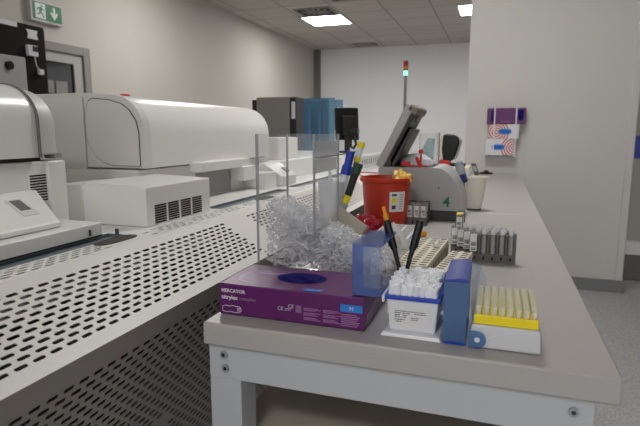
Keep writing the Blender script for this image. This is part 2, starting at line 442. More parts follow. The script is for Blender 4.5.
# black tall cabinet by the door
t = thing('tall_cabinet', 'tall black cabinet against the wall under the exit sign', 'cabinet', (-3.2, 2.3, FL))
MB().box(WX + .02, -3.02, 1.7, 2.90, FL, 1.0).build('body', M['cab_black'], t, bevel=.004)
MB().box(-3.02, -3.0, 1.72, 2.885, FL + .1, .985).build('door', M['cab_black'], t, bevel=.003)
MB().box(-3.0, -2.992, 2.40, 2.665, .962, .992).build('top_strip', M['label'], t)
MB().prism([(2.735, .965), (2.825, .962), (2.815, .935), (2.828, .905), (2.742, .905), (2.75, .935)], -3.0, -2.996, 'x').build('paper_tag', M['label'], t)
t = thing('temperature_logger', 'small white logger with a thin wire stuck on the black cabinet', 'sensor', (-2.99, 2.77, .82))
MB().box(-3.0, -2.975, 2.72, 2.80, .79, .86).build('body', M['white_plastic'], t, bevel=.004)
MB().box(-2.975, -2.972, 2.755, 2.795, .82, .855).build('screen', M['black'], t)
MB().tube([(-2.98, 2.77, .79), (-2.975, 2.775, .73), (-2.975, 2.80, .70), (-2.98, 2.83, .69)], .003).build('wire', M['white_plastic'], t, smooth=True)
MB().box(-3.0, -2.975, 2.80, 2.835, .675, .71).build('probe', M['white_plastic'], t, bevel=.003)

# ------------------------------------------------------------------ analyser line: perforated housing with deck
A = (-.494, 0.0); B = (-.64, .08)
L = math.hypot(A[0] - B[0], B[1]); vd = Vector(((B[0] - A[0]) / L, 0, B[1] / L)); nd = Vector((B[1] / L, 0, (A[0] - B[0]) / L))
t = thing('analyzer_housing', 'long white perforated steel machine front with flat deck beside the bench', 'machine', (-1.1, 1.8, FL))
m = MB()
segs = ((-.55, 1.10), (1.20, 2.30), (2.40, 3.55))
for k, (a, b) in enumerate(segs):
    slotted(m, (A[0], 0, A[1]), (0, 1, 0), vd, nd, a, b, 0, L, .0264, .0113, 11, .026, .0029)
P = lambda y, s: (A[0] + vd.x * s, y, A[1] + vd.z * s)
for a, b in ((1.10, 1.20), (2.30, 2.40), (3.55, 3.80)):
    m.quad([P(a, 0), P(b, 0), P(b, L), P(a, L)])
m.build('sloped_panel', M['panel'], t, merge=1e-5)
ld = Vector((-.2, 0, -1)).normalized(); ln = Vector((1, 0, -.2)).normalized()
m = MB()
blank = lambda u, r: (r >= 16 and .60 < u < .735)
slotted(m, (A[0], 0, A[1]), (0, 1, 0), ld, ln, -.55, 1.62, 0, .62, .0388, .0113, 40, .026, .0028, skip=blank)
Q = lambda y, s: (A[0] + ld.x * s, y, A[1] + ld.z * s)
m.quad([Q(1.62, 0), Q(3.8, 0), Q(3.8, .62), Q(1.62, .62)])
m.build('lower_panel', M['panel_shaded'], t, merge=1e-5)
m = MB()
slotted(m, (B[0], 0, B[1]), (0, 1, 0), (-1, 0, 0), (0, 0, 1), -.55, .775, .0, .062, .018, .0115, 4, .026, .0030)
slotted(m, (B[0], 0, B[1]), (0, 1, 0), (-1, 0, 0), (0, 0, 1), .86, 3.80, .0, .062, .018, .0115, 4, .026, .0030, skip=lambda u, r: int(u / .026) % 5 == 4)
R = lambda x0, x1, y0, y1, z=.08: m.quad([(x0, y0, z), (x1, y0, z), (x1, y1, z), (x0, y1, z)])
R(-.702, -.64, .775, .86)
xr0, xr1 = -.752, -.702
chan = ((-.55, .845), (1.22, 1.72), (1.80, 2.60))
ys = [-.55, .845, 1.22, 1.72, 1.80, 2.60, 3.80]
for a, b in ((.845, 1.22), (1.72, 1.80), (2.60, 3.80)): R(xr0, xr1, a, b)
R(-1.75, xr0, -.55, 3.80)
m.build('deck', M['machine'], t, merge=1e-5)
m = MB()
for a, b in chan:
    m.quad([(xr0, a, .073), (xr1, a, .073), (xr1, b, .073), (xr0, b, .073)])
    for x in (xr0, xr1): m.quad([(x, a, .073), (x, b, .073), (x, b, .08), (x, a, .08)])
    for y in (a, b): m.quad([(xr0, y, .073), (xr1, y, .073), (xr1, y, .08), (xr0, y, .08)])
m.build('transport_channel', M['slate'], t)
m = MB()
for a, b, xc in ((.742, .845, -.688), (1.42, 1.52, -.688), (2.05, 2.16, -.688)):
    n = 24; yc = (a + b) / 2; m = MB()
    m.prism([(xc + .019 * math.copysign(abs(math.cos(2 * PI * i / n)) ** .6, math.cos(2 * PI * i / n)), yc + (b - a) / 2 * math.copysign(abs(math.sin(2 * PI * i / n)) ** .8, math.sin(2 * PI * i / n))) for i in range(n)], .0803, .0815, 'z')
    m.build('oval_window', M['brown_dark'], t)
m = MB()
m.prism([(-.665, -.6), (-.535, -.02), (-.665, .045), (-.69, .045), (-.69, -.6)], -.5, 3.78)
m.build('dark_backing', M['inside'], t)  # dark backing put in so the slots read as shaded
MB().box(-.700, -.666, -.5, 3.78, -.02, .066).build('grey_backing', M['inside_grey'], t)  # grey backing stands in for the lit interior under the deck slots
m = MB(); m.obox((-.607, .25, .047), vd * .017, (0, .75, 0), nd * .002)
m.build('inner_rail', M['inside_grey'], t)
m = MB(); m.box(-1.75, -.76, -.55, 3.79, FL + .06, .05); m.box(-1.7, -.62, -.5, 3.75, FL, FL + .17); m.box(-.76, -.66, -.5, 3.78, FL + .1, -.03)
m.build('base_body', M['panel_shaded'], t)

# ---- first module (left edge of the picture)
def rounded_hood(xf, xb, z0, z1, r, n=10, top_rise=.0):
    pts = [(xf, z0)]
    for i in range(n + 1):
        a = PI / 2 * i / n
        pts.append((xf - r + r * math.cos(a), z1 - r * .85 + r * .85 * math.sin(a)))
    pts += [(xb, z1 + top_rise), (xb, z0)]
    return pts
t = thing('analyzer_module', 'white analyzer with rounded glossy hood and low console, at the left edge', 'machine', (-1.1, .4, .08))
MB().box(-1.45, -.882, -.30, .862, .08, .228).build('body', M['machine'], t, bevel=.004)
MB().box(-.94, -.872, .822, .868, .095, .228).build('end_panel', M['machine'], t, bevel=.004)
MB().prism(rounded_hood(-.872, -1.5, .236, .382, .085, top_rise=.006), -.30, .800).build('hood', M['machine_gloss'], t, smooth=True)
MB().prism(rounded_hood(-.866, -1.5, .236, .384, .088, top_rise=.005), .800, .803).build('seam', M['line'], t, smooth=True)
MB().prism(rounded_hood(-.878, -1.48, .240, .376, .090, top_rise=.004), .803, .853).build('hood_rim', M['machine_side'], t, smooth=True, bevel=.004)
MB().box(-1.4, -.884, -.30, .815, .228, .236).build('dark_gap', M['gap'], t)
MB().box(-.905, -.878, .845, .865, .232, .242).build('hinge', M['mid_grey'], t)
MB().box(-.900, -.745, -.30, .822, .08, .108).build('base', M['machine'], t, bevel=.003)
m = MB(); m.box(-.76, -.7435, -.3, .82, .081, .083)
m.build('base_seam', M['gap'], t)
g = MB().box(-.8822, -.8805, .778, .836, .145, .204).build('vent_grille', M['machine'], t)
m = MB()
for k in range(10): m.box(-.8815, -.8800, .782, .832, .147 + k * .0056, .1503 + k * .0056)
m.build('slats', M['gap'], g)
MB().cyl((-.884, .834, .217), (-.8795, .834, .217), .004).build('lock', M['dark_grey'], t, smooth=True)
con = [(-.775, .109), (-.775, .119), (-.868, .172), (-.880, .172), (-.880, .109)]
o = MB()
bm = o.bm
f0 = [bm.verts.new((x, -.30, z)) for x, z in con]
f1 = [bm.verts.new((x, y, z)) for (x, z), y in zip(con, (.750, .748, .785, .785, .75))]
for i in range(5): bm.faces.new((f0[i], f0[(i + 1) % 5], f1[(i + 1) % 5], f1[i]))
bm.faces.new(f0); bm.faces.new(f1[::-1])
o.build('console', M['machine'], t, bevel=.003)
sl = Vector((-.093, 0, .053)).normalized(); sn = Vector((.053, 0, .093)).normalized()
m = MB(); c = Vector((-.826, .712, .1482)); m.obox(c + sn * .0002, sl * .026, (0, .017, 0), sn * .0012)
hd = m.build('handle_recess', M['machine_side'], t)
m = MB(); m.obox(c + sn * .0016 + sl * .006, sl * .016, (0, .011, 0), sn * .0006); m.build('handle_shade', M['line'], hd)  # grey patch painted for the shade inside the handle hollow
MB().box(-.7455, -.7425, .785, .789, .086, .098).build('slot', M['dark_grey'], t)
MB().box(-.728, -.722, .838, .842, .08, .092).build('pin', M['dark_grey'], t)
t = thing('control_box', 'grey textured box with a round black knob behind the left hood', 'box', (-1.67, 1.17, .0805))
MB().box(-1.74, -1.60, .90, 1.448, .0805, .548).build('body', M['grey_tex'], t, bevel=.003)
MB().cyl((-1.60, 1.375, .512), (-1.588, 1.375, .512), .014, n=20).build('knob', M['black'], t, smooth=True)

# ---- second module with the long round hood
t = thing('analyzer_module', 'white analyzer with a long rounded hood, ventilated box and sloped console in front', 'machine', (-1.1, 1.5, .08))
MB().box(-1.50, -.880, 1.115, 1.93, .08, .188).build('body', M['machine'], t, bevel=.004)
MB().box(-1.40, -.882, 1.20, 1.89, .186, .1925).build('dark_gap', M['gap'], t)
hp = [(-.867, .1915), (-.867, .285), (-.872, .312), (-.884, .337), (-.902, .357), (-.925, .371), (-.955, .380), (-1.00, .384), (-1.07, .386), (-1.22, .386), (-1.34, .37), (-1.42, .33), (-1.42, .1915)]
MB().prism(hp, 1.150, 1.90).build('hood', M['machine_gloss'], t, smooth=True)
hr = [(x * 1.0 + (.005 if x > -1.2 else 0), z + (.004 if z > .25 else 0)) for x, z in hp]
MB().prism(hr, 1.122, 1.150).build('hood_rim', M['machine_side'], t, smooth=True, bevel=.003)
sp = [(-.879, .199), (-.879, .285), (-.886, .315), (-.905, .342), (-.93, .359), (-.97, .369), (-1.02, .374), (-1.033, .366), (-1.042, .345), (-1.046, .31), (-1.046, .28), (-1.038, .25), (-1.02, .225), (-.995, .207), (-.965, .199)]
MB().prism([((x + .96) * 1.02 - .96, (z - .28) * 1.025 + .28) for x, z in sp], 1.1195, 1.1225).build('end_seam', M['line'], t)
MB().prism(sp, 1.1185, 1.1205).build('end_cap', M['machine_side'], t)
MB().box(-1.56, -1.05, 1.116, 1.121, .10, .380).build('back_cover', M['machine_side'], t, bevel=.002)
m = MB(); m.cyl((-1.01, 1.235, .384), (-1.01, 1.235, .390), .004); m.box(-1.017, -1.003, 1.224, 1.250, .388, .393)
m.build('red_latch', M['red_bright'], t)['label'] = 'red latch on the ridge of the hood'
m = MB(); m.box(-.885, -.713, .922, 1.185, .08, .168); m.box(-.955, -.885, .922, 1.10, .08, .168)
vb = m.build('vent_box', M['machine'], t, bevel=.003)
g = MB()
for cx in range(4):
    for k in range(8): g.box(-.7135, -.7122, .950 + cx * .0500, .950 + cx * .0500 + .0415, .0845 + k * .0054, .0845 + k * .0054 + .0036)
g.build('grille_slots', M['gap'], vb)
MB().prism([(-.885, .168), (-.725, .168), (-.745, .1695), (-.885, .174)], .93, 1.178).build('top_lid', M['machine'], t, bevel=.002)
MB().box(-.880, -.835, 1.345, 1.665, .166, .196).build('lip', M['machine'], t, bevel=.004)
MB().box(-.884, -.8785, 1.38, 1.60, .085, .160).build('recess_panel', M['mid_grey'], t)
MB().box(-.880, -.825, 1.60, 1.69, .118, .168).build('latch_box', M['machine'], t, bevel=.004)
MB().box(-.880, -.790, 1.69, 1.80, .08, .140).build('stepped_block', M['machine'], t, bevel=.004)
MB().box(-.874, -.8715, 1.36, 1.365, .10, .15).build('seam', M['line'], t)

MB().prism([(-.880, .082), (-.770, .082), (-.770, .118), (-.850, .168), (-.880, .168)], 1.81, 1.955).build('sloped_console', M['machine'], t, bevel=.003)
MB().obox((-.80, 1.91, .139), Vector((-.08, 0, .05)).normalized() * .014, (0, .018, 0), Vector((.05, 0, .08)).normalized() * .002).build('console_handle', M['mid_grey'], t)

# ---- third module further along
t = thing('analyzer_module', 'low white analyzer with an upright white box on top, beyond the long rounded hood', 'machine', (-1.1, 2.5, .08))
MB().box(-1.50, -.880, 1.96, 3.30, .08, .162).build('body', M['machine'], t, bevel=.004)
MB().box(-1.10, -.93, 2.14, 2.38, .162, .262).build('upper_box', M['machine_gloss'], t, bevel=.004)
vb = MB().box(-.880, -.72, 2.75, 3.55, .08, .150).build('vent_box', M['machine'], t, bevel=.003)
for k in range(12): MB().box(-.7205, -.7190, 2.84 + k * .055, 2.84 + k * .055 + .02, .10, .132).build('grille_slot', M['mid_grey'], vb)

# grey tall cabinet, blue cover, monitor, signal tower in the background
t = thing('grey_cabinet', 'tall grey cabinet with dark brown door and white notice, beyond the machines', 'cabinet', (-1.8, 4.5, FL))
MB().box(-2.03, -1.715, 4.2, 4.75, FL, .588).build('body', M['cab_grey'], t, bevel=.004)
MB().box(-1.712, -1.655, 4.2, 5.1, FL, .585).build('door', M['cab_dark'], t, bevel=.003)
MB().box(-2.10, -2.03, 4.26, 4.75, FL, .57).build('side_panel', M['cab_dark'], t)
MB().box(-1.695, -1.662, 4.195, 4.1995, .40, .545).build('notice', M['label'], t)
t = thing('blue_screen_cover', 'translucent blue screen standing beside the grey cabinet', 'screen', (-1.2, 3.6, .1))
m = MB(); m.box(-1.365, -1.12, 3.60, 3.606, .0805, .530); m.box(-1.365, -1.359, 3.606, 3.75, .0805, .53)
m.build('front_sheet', M['blue_sheet'], t)
m = MB(); m.box(-1.22, -1.214, 3.61, 3.76, .0805, .525); m.box(-1.359, -1.22, 3.744, 3.75, .0805, .53); m.box(-1.12, -1.06, 3.60, 3.606, .30, .515)
m.build('side_sheet', M['blue_sheet'], t)
m = MB(); m.box(-1.33, -1.315, 3.615, 3.63, .0805, .49); m.box(-1.25, -1.235, 3.615, 3.63, .0805, .49); m.box(-1.33, -1.235, 3.615, 3.63, .47, .49)
m.build('rails', M['white_plastic'], t)
t = thing('monitor', 'black monitor on a short stand seen from behind, against the white partition', 'monitor', (-.88, 3.0, .162))
tl = Vector((.8, .6, 0)).normalized()
up = Vector((.0, -.18, 1)).normalized(); nn = tl.cross(up)
c = Vector((-.872, 3.05, .335))
MB().obox(c, tl * .075, up * .098, nn * .010).build('screen', M['black'], t, bevel=.004)
MB().obox(c + Vector((.02, -.02, -.01)), tl * .045, up * .06, nn * .028).build('rear_housing', M['black_matt'], t, bevel=.006)
m = MB(); m.box(-.88, -.85, 3.03, 3.06, .17, .32); m.box(-.92, -.82, 3.0, 3.12, .1625, .172)
m.build('stand', M['black'], t, bevel=.003)
MB().tube([(-.82, 2.98, .30), (-.80, 2.97, .25), (-.79, 2.97, .215), (-.805, 2.97, .19), (-.825, 2.98, .20), (-.83, 2.99, .24)], .008).build('cable', M['black'], t, smooth=True)
MB().obox((-.80, 2.98, .292), (.022, 0, 0), (0, .02, 0), (0, 0, .014)).build('connector', M['black'], t, bevel=.003)
t = thing('signal_tower', 'slim signal tower with red, amber and lit green lens before the white partition', 'lamp', (-.855, 5.0, FL))
MB().cyl((-.855, 5.0, FL), (-.855, 5.0, .815), .013).build('pole', M['cab_grey'], t, smooth=True)
MB().cyl((-.855, 5.0, FL), (-.855, 5.0, FL + .03), .12, n=24).build('base', M['cab_grey'], t, smooth=True)
for nm, z, mm in (('green_lens', .815, 'lamp_green'), ('amber_lens', .857, 'amber'), ('red_lens', .899, 'red_lens')):
    MB().cyl((-.855, 5.0, z), (-.855, 5.0, z + .042), .022, n=20).build(nm, M[mm], t, smooth=True)
MB().cyl((-.855, 5.0, .941), (-.855, 5.0, .948), .022, n=20).build('cap', M['dark_grey'], t, smooth=True)

# ------------------------------------------------------------------ benches
def bench(y0, y1, label, front):
    t = thing('lab_bench', label, 'bench', (-.13, (y0 + y1) / 2, FL))
    m = MB(); m.box(-.413, .155, y0, y1, -.036, 0); m.build('top', M['bench'], t, bevel=.004, seg=3)
    m = MB()
    m.box(-.409, .130, y0 + .010, y0 + .042, -.092, -.037)
    m.build('apron', M['frame'], t, bevel=.002)
    m = MB(); m.box(-.405, -.375, y0 + .04, y1 - .03, -.092, -.037); m.build('apron', M['frame'], t, bevel=.002)
    m = MB(); m.box(.098, .128, y0 + .04, y1 - .03, -.092, -.037); m.build('apron', M['frame'], t, bevel=.002)
    for x0, x1 in ((-.409, -.355), (.085, .130)):
        for a in (y0 + .012, y1 - .065):
            MB().box(x0, x1, a if a > y0 + .1 else y0 + .0105, a + .05, FL, -.0365 if a > y0 + .1 else -.0915).build('leg', M['frame'], t, bevel=.002)
    MB().box(-.400, .12, y0 + .064, y1 - .07, -.222, -.202).build('lower_shelf', M['shelf'], t, bevel=.002)
    if front:
        for x, z in ((-.382, -.052), (-.380, -.074), (.106, -.056), (.104, -.082)):
            s = MB().cyl((x, y0 + .0135, z), (x, y0 + .007, z), .0062, n=20).build('screw', M['steel'], t, smooth=True)
            MB().cyl((x, y0 + .0075, z), (x, y0 + .0064, z), .0030, n=6).build('socket', M['steel_dark'], s)
bench(.651, 1.912, 'grey topped lab bench in the foreground, glove box at its front edge', True)
bench(1.914, 3.825, 'grey topped lab bench beyond the seam, reaching to the wall', False)

# ------------------------------------------------------------------ glove box on the bench
t = thing('glove_box', 'purple carton of nitrile gloves with oval opening at the front of the bench', 'box', (-.287, .752, 0))
gx0, gx1, gy0, gy1, gz = -.406, -.169, .692, .815, .051
MB().box(gx0, gx1, gy0, gy1, .0005, gz).build('carton', M['purple'], t, bevel=.002)
ocx, ocy = -.290, .757
el = lambda a, b, z, n=40, cx=ocx, cy=ocy: [(cx + a * math.cos(2 * PI * i / n), cy + b * math.sin(2 * PI * i / n), z) for i in range(n)]
MB().poly(el(.042, .029, gz + .0006)).build('oval_opening', M['navy'], t)
m = MB()
for i in range(3):
    m.tube([(ocx - .03 + .06 * k / 8, ocy - .018 + .009 * i + .003 * math.sin(k * 1.7 + i), gz + .0008 + .0012 * math.sin(k * 1.1 + 2 * i)) for k in range(9)], .0008, 6)
m.build('glove_fold', M['navy'], t, smooth=True)
F = lambda x, z: (lambda a, b: (x + a, gy0 - .0004, z + b))
Tp = lambda x, y: (lambda a, b: (x + a, y + b, gz + .0005))
m = MB(); m.text('MERCATOR', .0078, F(-.4015, .0375), .0002); m.build('brand_lettering', M['white_ink'], t)
m = MB(); m.text('nitrylex', .0092, F(-.4015, .0265), .0003); m.build('product_lettering', M['white_ink'], t)
m = MB(); m.text('complex', .0082, F(-.3700, .0265)); m.build('product_lettering', M['faint_ink'], t)
m = MB()
hand = [(-.400, .006), (-.400, .014), (-.394, .0155), (-.387, .0150), (-.382, .0165), (-.376, .0152), (-.371, .0155), (-.368, .013), (-.367, .009), (-.370, .006), (-.378, .0050), (-.386, .0062), (-.393, .0050)]
m.tube([(x, gy0 - .0004, z) for x, z in hand], .00055, 5, closed=True)
for k in range(3): m.tube([(-.3745, gy0 - .0004, .008 + .0022 * k), (-.3685, gy0 - .0004, .0085 + .0022 * k)], .0005, 5)
m.build('hand_icon', M['white_ink'], t)
m = MB(); m.text('CE', .0078, F(-.288, .0235)); m.text('CE', .0078, F(-.3055, .0185)); m.text('2777', .0056, F(-.294, .0187)); m.build('approval_marks', M['white_ink'], t)
m = MB()
for a in (0, 1): m.box(-.2755, -.2665, gy0 - .0006, gy0 + .0002, .0175 + .006 * a, .0225 + .006 * a)
m.build('approval_blocks', M['purple_light'], t)
m = MB()
for c in range(2):
    for r in range(3):
        x0 = -.263 + c * .031; z0 = .0075 + r * .0072
        for k in range(3): m.box(x0, x0 + .027 - .004 * ((k + r) % 3), gy0 - .0005, gy0, z0 + .0018 * k, z0 + .0018 * k + .0008)
for k in range(7): m.box(-.2040, -.2040 + .024 + .002 * (k % 3), gy0 - .0005, gy0, .0055 + .0028 * k, .0055 + .0028 * k + .0012)
m.build('small_print', M['faint_ink'], t)
m = MB(); m.box(-.205, -.172, gy0 - .0008, gy0, .0275, .0385)
b_ = m.build('size_label', M['blue_label'], t)
m = MB(); m.text('M', .0085, F(-.1915, .0300)); me = m.build('size_letter', M['white_ink'], b_)
for v in me.data.vertices: v.co.y -= .0008
m = MB(); m.poly([(-.268, .697, gz + .0006), (-.240, .697, gz + .0006), (-.236, .707, gz + .0006), (-.264, .707, gz + .0006)])
m.build('top_size_label', M['blue_label'], t)
for q in (('nitrylex complex', .0085, -.318, .796), ('M', .006, -.186, .803), ('nitrylex', .005, -.193, .700)):
    m = MB(); m.text(q[0], q[1], Tp(q[2], q[3])); m.build('top_lettering', M['purple_light'], t)
m = MB()
def ribbon(cx, cy, a, b, s, e, w):
    n = 20
    for i in range(n):
        t0, t1 = s + (e - s) * i / n, s + (e - s) * (i + 1) / n
        w0 = w * math.sin(PI * i / n) + .0005; w1 = w * math.sin(PI * (i + 1) / n) + .0005
        m.quad([(cx + (a - w0) * math.cos(t0), cy + (b - w0) * math.sin(t0), gz + .0003), (cx + (a + w0) * math.cos(t0), cy + (b + w0) * math.sin(t0), gz + .0003),
                (cx + (a + w1) * math.cos(t1), cy + (b + w1) * math.sin(t1), gz + .0003), (cx + (a - w1) * math.cos(t1), cy + (b - w1) * math.sin(t1), gz + .0003)])
ribbon(-.365, .745, .024, .034, .3, 5.2, .0035); ribbon(-.352, .782, .030, .016, 2.6, 6.6, .004)
m.build('swirl_print', M['purple_light'], t)
m = MB(); m.box(gx1 - .0001, gx1 + .0006, .705, .745, .008, .022)
for k in range(4): m.box(gx1 - .0001, gx1 + .0006, .705, .79 - .008 * k, .027 + .004 * k, .0285 + .004 * k)
m.build('end_print', M['purple_light'], t)

# ------------------------------------------------------------------ tip boxes with open lids
def sheet_box(m, x0, x1, y0, y1, z0, z1, th, open_side):
    """thin walled box without one side"""
    s = {'-x': (x0, x0 + th, y0, y1, z0, z1), '+x': (x1 - th, x1, y0, y1, z0, z1), '-y': (x0, x1, y0, y0 + th, z0, z1), '+y': (x0, x1, y1 - th, y1, z0, z1),
         '-z': (x0, x1, y0, y1, z0, z0 + th), '+z': (x0, x1, y0, y1, z1 - th, z1)}
    for k, a in s.items():
        if k not in open_side: m.box(*a)

t = thing('pipette_tip_box', 'white pipette tip box with blue rim and paper label, beside the purple carton', 'tip box', (-.101, .745, 0))
x0, x1, y0, y1 = -.1385, -.0655, .697, .800
bm_ = MB(); b = bm_.bm
def frustum(m, a, bq):
    A = [m.bm.verts.new(p) for p in a]; Bv = [m.bm.verts.new(p) for p in bq]
    for i in range(4): m.bm.faces.new((A[i], A[(i + 1) % 4], Bv[(i + 1) % 4], Bv[i]))
    m.bm.faces.new(A[::-1]); m.bm.faces.new(Bv)
rc = lambda a0, a1, c0, c1, z: [(a0, c0, z), (a1, c0, z), (a1, c1, z), (a0, c1, z)]
m = MB(); frustum(m, rc(x0 + .004, x1 - .004, y0 + .004, y1 - .004, .005), rc(x0, x1, y0, y1, .0535))
m.build('body', M['white_plastic'], t, bevel=.003)
m = MB(); frustum(m, rc(-.146, -.059, .686, .810, .0), rc(-.142, -.063, .690, .806, .006))
m.build('base_flange', M['white_plastic'], t, bevel=.002)
m = MB(); m.box(x0 - .003, x1 + .003, y0 - .003, y1 + .003, .0525, .0585); m.build('blue_rim', M['blue_pl'], t, bevel=.0015)
m = MB(); m.box(x0 - .006, x0 - .002, y0 - .004, y1 + .003, .048, .058); m.build('side_lip', M['white_plastic'], t, bevel=.001)
yl = lambda z: y0 + .004 - .004 * (z - .005) / .0485 - .0008
lp = [(-.1285, .0125), (-.0785, .0125), (-.0775, .0395), (-.1295, .0395)]
m = MB(); m.poly([(x, yl(z), z) for x, z in lp]); lb = m.build('paper_label', M['label'], t)
m = MB()
random.seed(3)
for r, (zz, a, bb) in enumerate(((.0355, -.126, -.093), (.0325, -.126, -.105), (.0295, -.126, -.108), (.0265, -.126, -.110), (.0225, -.126, -.112), (.0195, -.124, -.116), (.0325, -.098, -.082), (.0355, -.091, -.083), (.0265, -.103, -.092), (.0235, -.103, -.094))):
    xx = a
    while xx < bb:
        w = random.uniform(.0012, .0042); m.poly([(xx, yl(zz) - .0003, zz), (min(xx + w, bb), yl(zz) - .0003, zz), (min(xx + w, bb), yl(zz + .0013) - .0003, zz + .0013), (xx, yl(zz + .0013) - .0003, zz + .0013)]); xx += w + .0008
m.build('small_print', M['ink'], lb)
# open lid, hinged on the left, standing above the carton
m = MB(); sheet_box(m, -.189, -.149, .700, .806, .052, .126, .0014, ('+x', '+y'))
lid = m.build('lid', M['blue_pale'], t)
m = MB(); m.box(-.190, -.174, .6985, .6998, .052, .126); m.box(-.174, -.146, .6985, .6998, .052, .064); m.box(-.190, -.146, .698, .806, .1262, .1290)
m.build('lid_frame', M['blue_clear'], lid)
m = MB(); m.box(-.150, -.1445, .705, .80, .0525, .0575); m.build('hinge', M['blue_clear'], t)

def tip_mesh(name, mat, s=1.0, k=1.0):
    m = MB(); m.lathe((0, 0, 0), [(.0016 * k, -.022 * s), (.0030 * k, 0), (.0034 * k, .012 * s), (.0037 * k, .0125 * s), (.0037 * k, .0155 * s), (.0026 * k, .0155 * s), (.0022 * k, 0)], 10)
    return m.build(name, mat, None, smooth=True)
tip = tip_mesh('pipette_tip', M['tip_white'], 1.2, 1.55)
random.seed(11)
NX, NY = 8, 11
for i in range(NX):
    for j in range(NY):
        o = tip if i == j == 0 else tip.copy()
        if o is not tip: COL.objects.link(o)
        o.location = (x0 + .006 + i * (x1 - x0 - .012) / (NX - 1), y0 + .006 + j * (y1 - y0 - .012) / (NY - 1), .0560 + random.uniform(-.003, .003))
        o.rotation_euler = (random.uniform(-.14, .14), random.uniform(-.14, .14), 0)
        tag(o, 'frosted white pipette tip crowded in the white box with blue rim', 'pipette tip', 'frosted tips in the white tip box')

t = thing('pipette_tip_box', 'milky grey pipette tip box with a yellow tray, at the corner of the bench', 'tip box', (.021, .745, 0))
x0, x1, y0, y1 = -.024, .067, .686, .800
m = MB(); frustum(m, rc(x0, x1, y0, y1, .0005), rc(x0 + .003, x1 - .001, y0 + .003, y1 - .003, .032)); m.build('base', M['grey_clear'], t, bevel=.003)
m = MB(); yb = lambda z: y0 + .003 * z / .032 - .0008
for i in range(16):
    f = lambda q: (x0 + .018 + (x1 - x0 - .022) * q, .012 + .016 * (1 - (1 - q) ** 2.2))
    (xa, za), (xb_, zb) = f(i / 16), f((i + 1) / 16)
    m.poly([(xa, yb(za), za), (xb_, yb(zb), zb), (xb_, yb(zb + .0012), zb + .0012), (xa, yb(za + .0012), za + .0012)])
m.build('moulded_arc', M['white_plastic'], t)
m = MB(); m.box(x0 + .006, x1 - .004, y0 + .006, y1 - .006, .032, .0450); m.build('yellow_tray', M['yellow'], t, bevel=.0015)
# round hinge tab
m = MB(); n = 20; tab = [(-.0235, .024), (-.0235, .0015), (-.013, .0015)] + [(-.0125 + .0115 * math.cos(a), .0130 + .0115 * math.sin(a)) for a in [-PI / 2 + PI * k / 14 for k in range(15)]] + [(-.017, .0248)]
m.prism(tab, y0 - .0035, y0 - .0015); tb = m.build('hinge_tab', M['blue_clear2'], t)
m = MB(); m.cyl((-.0125, y0 - .0042, .0132), (-.0125, y0 - .003, .0132), .0036, n=20); m.build('rivet', M['white_plastic'], tb)
# open steel-blue lid standing on the bench at the left of the box
m = MB(); b = m.bm
q0 = [(-.0575, .688, .001), (-.028, .688, .001), (-.0275, .690, .088), (-.0590, .690, .088)]
q1 = [(-.0575, .800, .001), (-.028, .800, .001), (-.0275, .800, .088), (-.0590, .800, .088)]
A_ = [b.verts.new(p) for p in q0]; B_ = [b.verts.new(p) for p in q1]
for i in (0, 2, 3): b.faces.new((A_[i], A_[(i + 1) % 4], B_[(i + 1) % 4], B_[i]))
b.faces.new(A_); b.faces.new(B_[::-1])
lid = m.build('lid', M['blue_clear2'], t)
sm = lid.modifiers.new('thick', 'SOLIDIFY'); sm.thickness = .0016
m = MB(); m.box(-.0570, -.0270, .6868, .6882, .001, .0040); m.build('lid_frame', M['blue_pl'], lid)
m = MB(); m.prism([(-.0598, .0885), (-.0268, .0885), (-.0268, .0915), (-.036, .0945), (-.0575, .0915)], .688, .802); m.build('lid_band', M['cap_blue'], lid, bevel=.001)
m = MB(); m.poly([(-.0262, .802, .001), (-.0262, .802, .090), (-.014, .802, .086), (-.004, .802, .060), (-.003, .802, .001)]); m.quad([(-.0262, .690, .086), (-.0262, .802, .090), (-.014, .802, .086), (-.020, .690, .034)]); m.build('lid_flap', M['blue_pale'], lid)
tip2 = tip_mesh('pipette_tip', M['tip_clear'], .78, 1.15)
NX, NY = 8, 12
for i in range(NX):
    for j in range(NY):
        o = tip2 if i == j == 0 else tip2.copy()
        if o is not tip2: COL.objects.link(o)
        o.location = (x0 + .0115 + i * (x1 - x0 - .021) / (NX - 1), y0 + .011 + j * (y1 - y0 - .022) / (NY - 1), .0445)
        tag(o, 'clear pipette tip standing in the yellow tray', 'pipette tip', 'clear tips in the yellow tray')

# ------------------------------------------------------------------ pens
for lab, p0, p1, cap in (('black marker pen with an orange end, standing in the white tip box', (-.134, .792, .060), (-.161, .800, .148), True),
                         ('plain black marker pen leaning right, standing in the white tip box', (-.128, .790, .060), (-.108, .800, .150), False)):
    t = thing('marker_pen', lab, 'pen', p0)
    p0, p1 = Vector(p0), Vector(p1); d = p1 - p0
    MB().cyl(p0, p0 + d * .5, .0030, .0042, 16).build('barrel', M['black'], t, smooth=True)
    MB().cyl(p0 + d * .48, p1, .0056, .0058, 16).build('pen_cap', M['black'], t, smooth=True, bevel=.0008)
    MB().obox(p0 + d * .72 + Vector((-.0066 if cap else .0066, -.001, 0)), Vector((.0008, 0, 0)), Vector((0, .002, 0)), d * .2).build('clip', M['black'], t)
    if cap:
        MB().cyl(p1, p1 + d * .10, .0042, .0046, 12).cyl(p1 + d * .10, p1 + d * .24, .0030, .0028, 12).build('end_plug', M['orange'], t, smooth=True)

